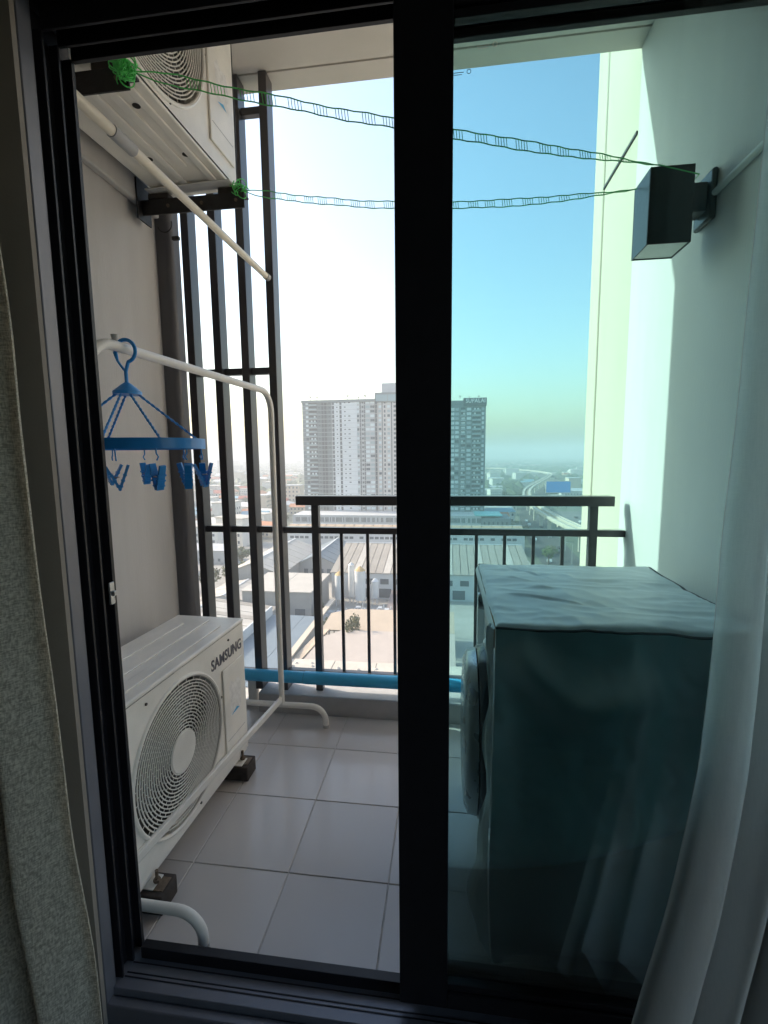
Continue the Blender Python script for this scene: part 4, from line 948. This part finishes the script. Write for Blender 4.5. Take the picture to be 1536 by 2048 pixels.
for r_ in range(5):
    for k in range(9):
        if rj.random() < 0.3: continue
        ci = rj.choice((0,0,1,2,2,3)); x, y = 82+k*3.0+r_*3, 262+r_*24+rj.uniform(-.5,.5)
        o = link('parked_car', CARS[ci], None, (x,y,GZ+0.02), (0,0,R(90)+rj.uniform(-.05,.05))); tag(o, CN[ci]+' car parked in the car park beside the elevated track', 'car', CN[ci]+' parked cars')
for k in range(10):
    ci = rj.choice((0,1,2)); y = 195+k*16+rj.uniform(-4,4); x = 48.5+(y-200)*0.06+rj.choice((-4.5,-1.5,2,5))
    o = link('moving_car', CARS[ci], None, (x,y,GZ+0.035), (0,0,R(88))); tag(o, CN[ci]+' car driving on the road below the elevated track', 'car', CN[ci]+' cars on the road')

# ---- houses
def house_me(nm, w_, d_, h_, rise, wm_, rm_):
    me = MB().box(-w_/2,w_/2,-d_/2,d_/2,0,h_).mesh(nm+'_wall', wm_, smooth=False)
    o_ = 0.6
    if rise: rf = MB().prism([(-d_/2-o_,h_+0.02),(d_/2+o_,h_+0.02),(0,h_+rise)],0,-w_/2-o_,w_/2+o_).mesh(nm+'_roof', rm_, smooth=False)
    else: rf = MB().box(-w_/2-.3,w_/2+.3,-d_/2-.3,d_/2+.3,h_+0.01,h_+0.5).mesh(nm+'_roof', rm_, smooth=False)
    wn = MB(); fl_ = max(1, int(h_/3.2))
    for q in range(fl_):
        for x in range(int(w_/3)):
            xx = -w_/2+1.6+x*3.0
            wn.box(xx-.6,xx+.6,-d_/2-.06,-d_/2-.01,q*3.2+1.1,q*3.2+2.4)
    return me, rf, wn.mesh(nm+'_windows', M_wd, smooth=False)
M_hw = mat('house_white', (0.62,0.60,0.56), 0.8, var=0.08, scale=0.3); M_hc = mat('house_cream', (0.56,0.48,0.38), 0.8, var=0.08, scale=0.3); M_hg = mat('house_grey', (0.40,0.40,0.40), 0.8)
M_rr = mat('red_tiles', (0.36,0.09,0.06), 0.8, var=0.15, scale=0.5); M_ro = mat('orange_tiles', (0.42,0.18,0.09), 0.8, var=0.15, scale=0.5); M_rg = mat('zinc_roof', (0.45,0.45,0.45), 0.6, var=0.1, scale=0.3); M_rb = mat('bluish_roof', (0.16,0.30,0.38), 0.6)
HT = [('white house with a red tiled roof',house_me('ha',12,9,6.5,2.6,M_hw,M_rr)),('cream house with an orange tiled roof',house_me('hb',14,9,6.5,2.4,M_hc,M_ro)),('white walled block with a flat pale roof',house_me('hc',16,11,12,0,M_hw,M_ltr)),
      ('grey shed like house with a zinc roof',house_me('hd',20,12,6,2.0,M_hg,M_rg)),('cream walled block with a flat grey roof',house_me('he',13,11,16,0,M_hc,M_rg)),('long white hall with a zinc roof',house_me('hf',34,16,8,2.6,M_hw,M_rg)),('white building with a bluish roof',house_me('hg',18,10,6.5,2.0,M_hw,M_rb))]
def house(x, y, k, rz, where, big_=1.0):
    nm, (wme, rme, gme) = HT[k]
    if big_ < 0.9: nm = 'small ' + nm
    if big_ > 1.15: nm = 'large ' + nm
    if abs(rz) > 1.5: nm += ', end on'
    elif abs(rz) > 0.15: nm += ', set askew'
    e = empty('house', (x, y, GZ+0.01), rz); e.scale = (big_,)*3
    link('wall', wme, e); link('roof', rme, e)
    if y < 620: link('windows', gme, e)['kind'] = 'stuff'
    tag(e, nm + where, 'house', nm + where + ', several')
rows = []
rh = random.Random(11)
y = 150
while y < 1000:
    a_ = -0.66
    while a_ < -0.325:
        x = a_*y
        if not (x > -104 and y < 340): rows.append((x + rh.uniform(-3,3), y + rh.uniform(-5,5)))
        a_ += (24 if y < 520 else 40)/y
    y += 24 if y < 520 else 46
for x, y in rows:
    if rh.random() < 0.14: continue
    k = rh.choices(range(7),(3,3,2,3,1,2,1))[0]
    house(x, y, k, rh.choice((0,0,R(90),R(12),R(-20))), ' seen between the slats', rh.choice((0.8,1,1,1.2)))
y = 330
while y < 1000:
    a_ = 0.10
    while a_ < 0.44:
        x = a_*y; ok = True
        for p_ in sm:
            if (p_.xy-Vector((x,y))).length < 22: ok = False
        for q in RP:
            if (Vector(q)-Vector((x,y))).length < 24: ok = False
        if 66 < x < 158 and y < 425: ok = False
        if ok and rh.random() < 0.62: house(x+rh.uniform(-4,4), y+rh.uniform(-6,6), rh.choices(range(7),(1,1,3,4,1,3,2))[0], rh.choice((0,R(90),R(20))), ' beyond the elevated track', rh.choice((0.8,1,1,1.2)))
        a_ += 44/y
    y += 46
house(33,318,1,0.1,' right behind the podium'); house(64+34,440,2,0,' standing behind the blue billboard',0.8)
# ---- what lies beyond: a far town and woodland that read as one mass
ft, fw = MB(), MB(); rf_ = random.Random(21)
for k in range(2600):
    y = 1000 + 5200*rf_.random()**1.6; x = y*rf_.uniform(-0.75,0.5)
    s_ = rf_.uniform(6,16)*(1+y/5000); h_ = rf_.uniform(4,9) if rf_.random() < 0.95 else (rf_.uniform(15,40) if x < 0 else rf_.uniform(10,18))
    if x > 0 and y > 1100 and rf_.random() < 0.75: continue
    ft.box(x-s_,x+s_,y-s_*.6,y+s_*.6,GZ,GZ+h_)
o = ft.build('distant_town', mat('far_town',(0.48,0.46,0.43),0.8,var=0.4,scale=0.01), smooth=False); tag(o, 'hazy low town spreading to the horizon', 'town', kind='stuff')
for k in range(5200):
    y = 560 + 5400*rf_.random()**1.5; x = y*(rf_.uniform(0.02,0.55) if rf_.random() < .6 else rf_.uniform(-0.75,-0.3)); s_ = rf_.uniform(6,13)*(1+y/4000); h_ = rf_.uniform(5,11)
    if any((p_.xy-Vector((x,y))).length < s_+10 for p_ in sm[30:]): continue
    vs = [(x+s_*rf_.uniform(.6,1.2)*math.cos(t),y+s_*rf_.uniform(.6,1.2)*math.sin(t),GZ+h_*rf_.uniform(.1,.5)) for t in [q*1.257 for q in range(5)]]+[(x+rf_.uniform(-2,2),y+rf_.uniform(-2,2),GZ+h_)]
    fw.add(vs+[(x+s_*math.cos(q*1.257),y+s_*math.sin(q*1.257),GZ) for q in range(5)], [(i,(i+1)%5,5) for i in range(5)]+[(6+i,6+(i+1)%5,(i+1)%5,i) for i in range(5)])
o = fw.build('distant_woodland', M_leaf, smooth=False); tag(o, 'hazy dark green woodland between the far houses', 'woodland', kind='stuff')

# ---- haze
hz = MB().box(-5400,5400,-60,8200,GZ-2,56).build('haze', None, smooth=False)
hm = bpy.data.materials.new('haze_air'); hm.use_nodes = True; t = hm.node_tree
for n_ in list(t.nodes):
    if n_.type == 'BSDF_PRINCIPLED': t.nodes.remove(n_)
pv = t.nodes.new('ShaderNodeVolumePrincipled'); pv.inputs['Color'].default_value = (0.97,0.985,1.0,1); pv.inputs['Density'].default_value = 0.0008; pv.inputs['Anisotropy'].default_value = 0.0
t.links.new(pv.outputs[0], t.nodes['Material Output'].inputs['Volume'])
hz.data.materials.append(hm); tag(hz, kind='stuff')
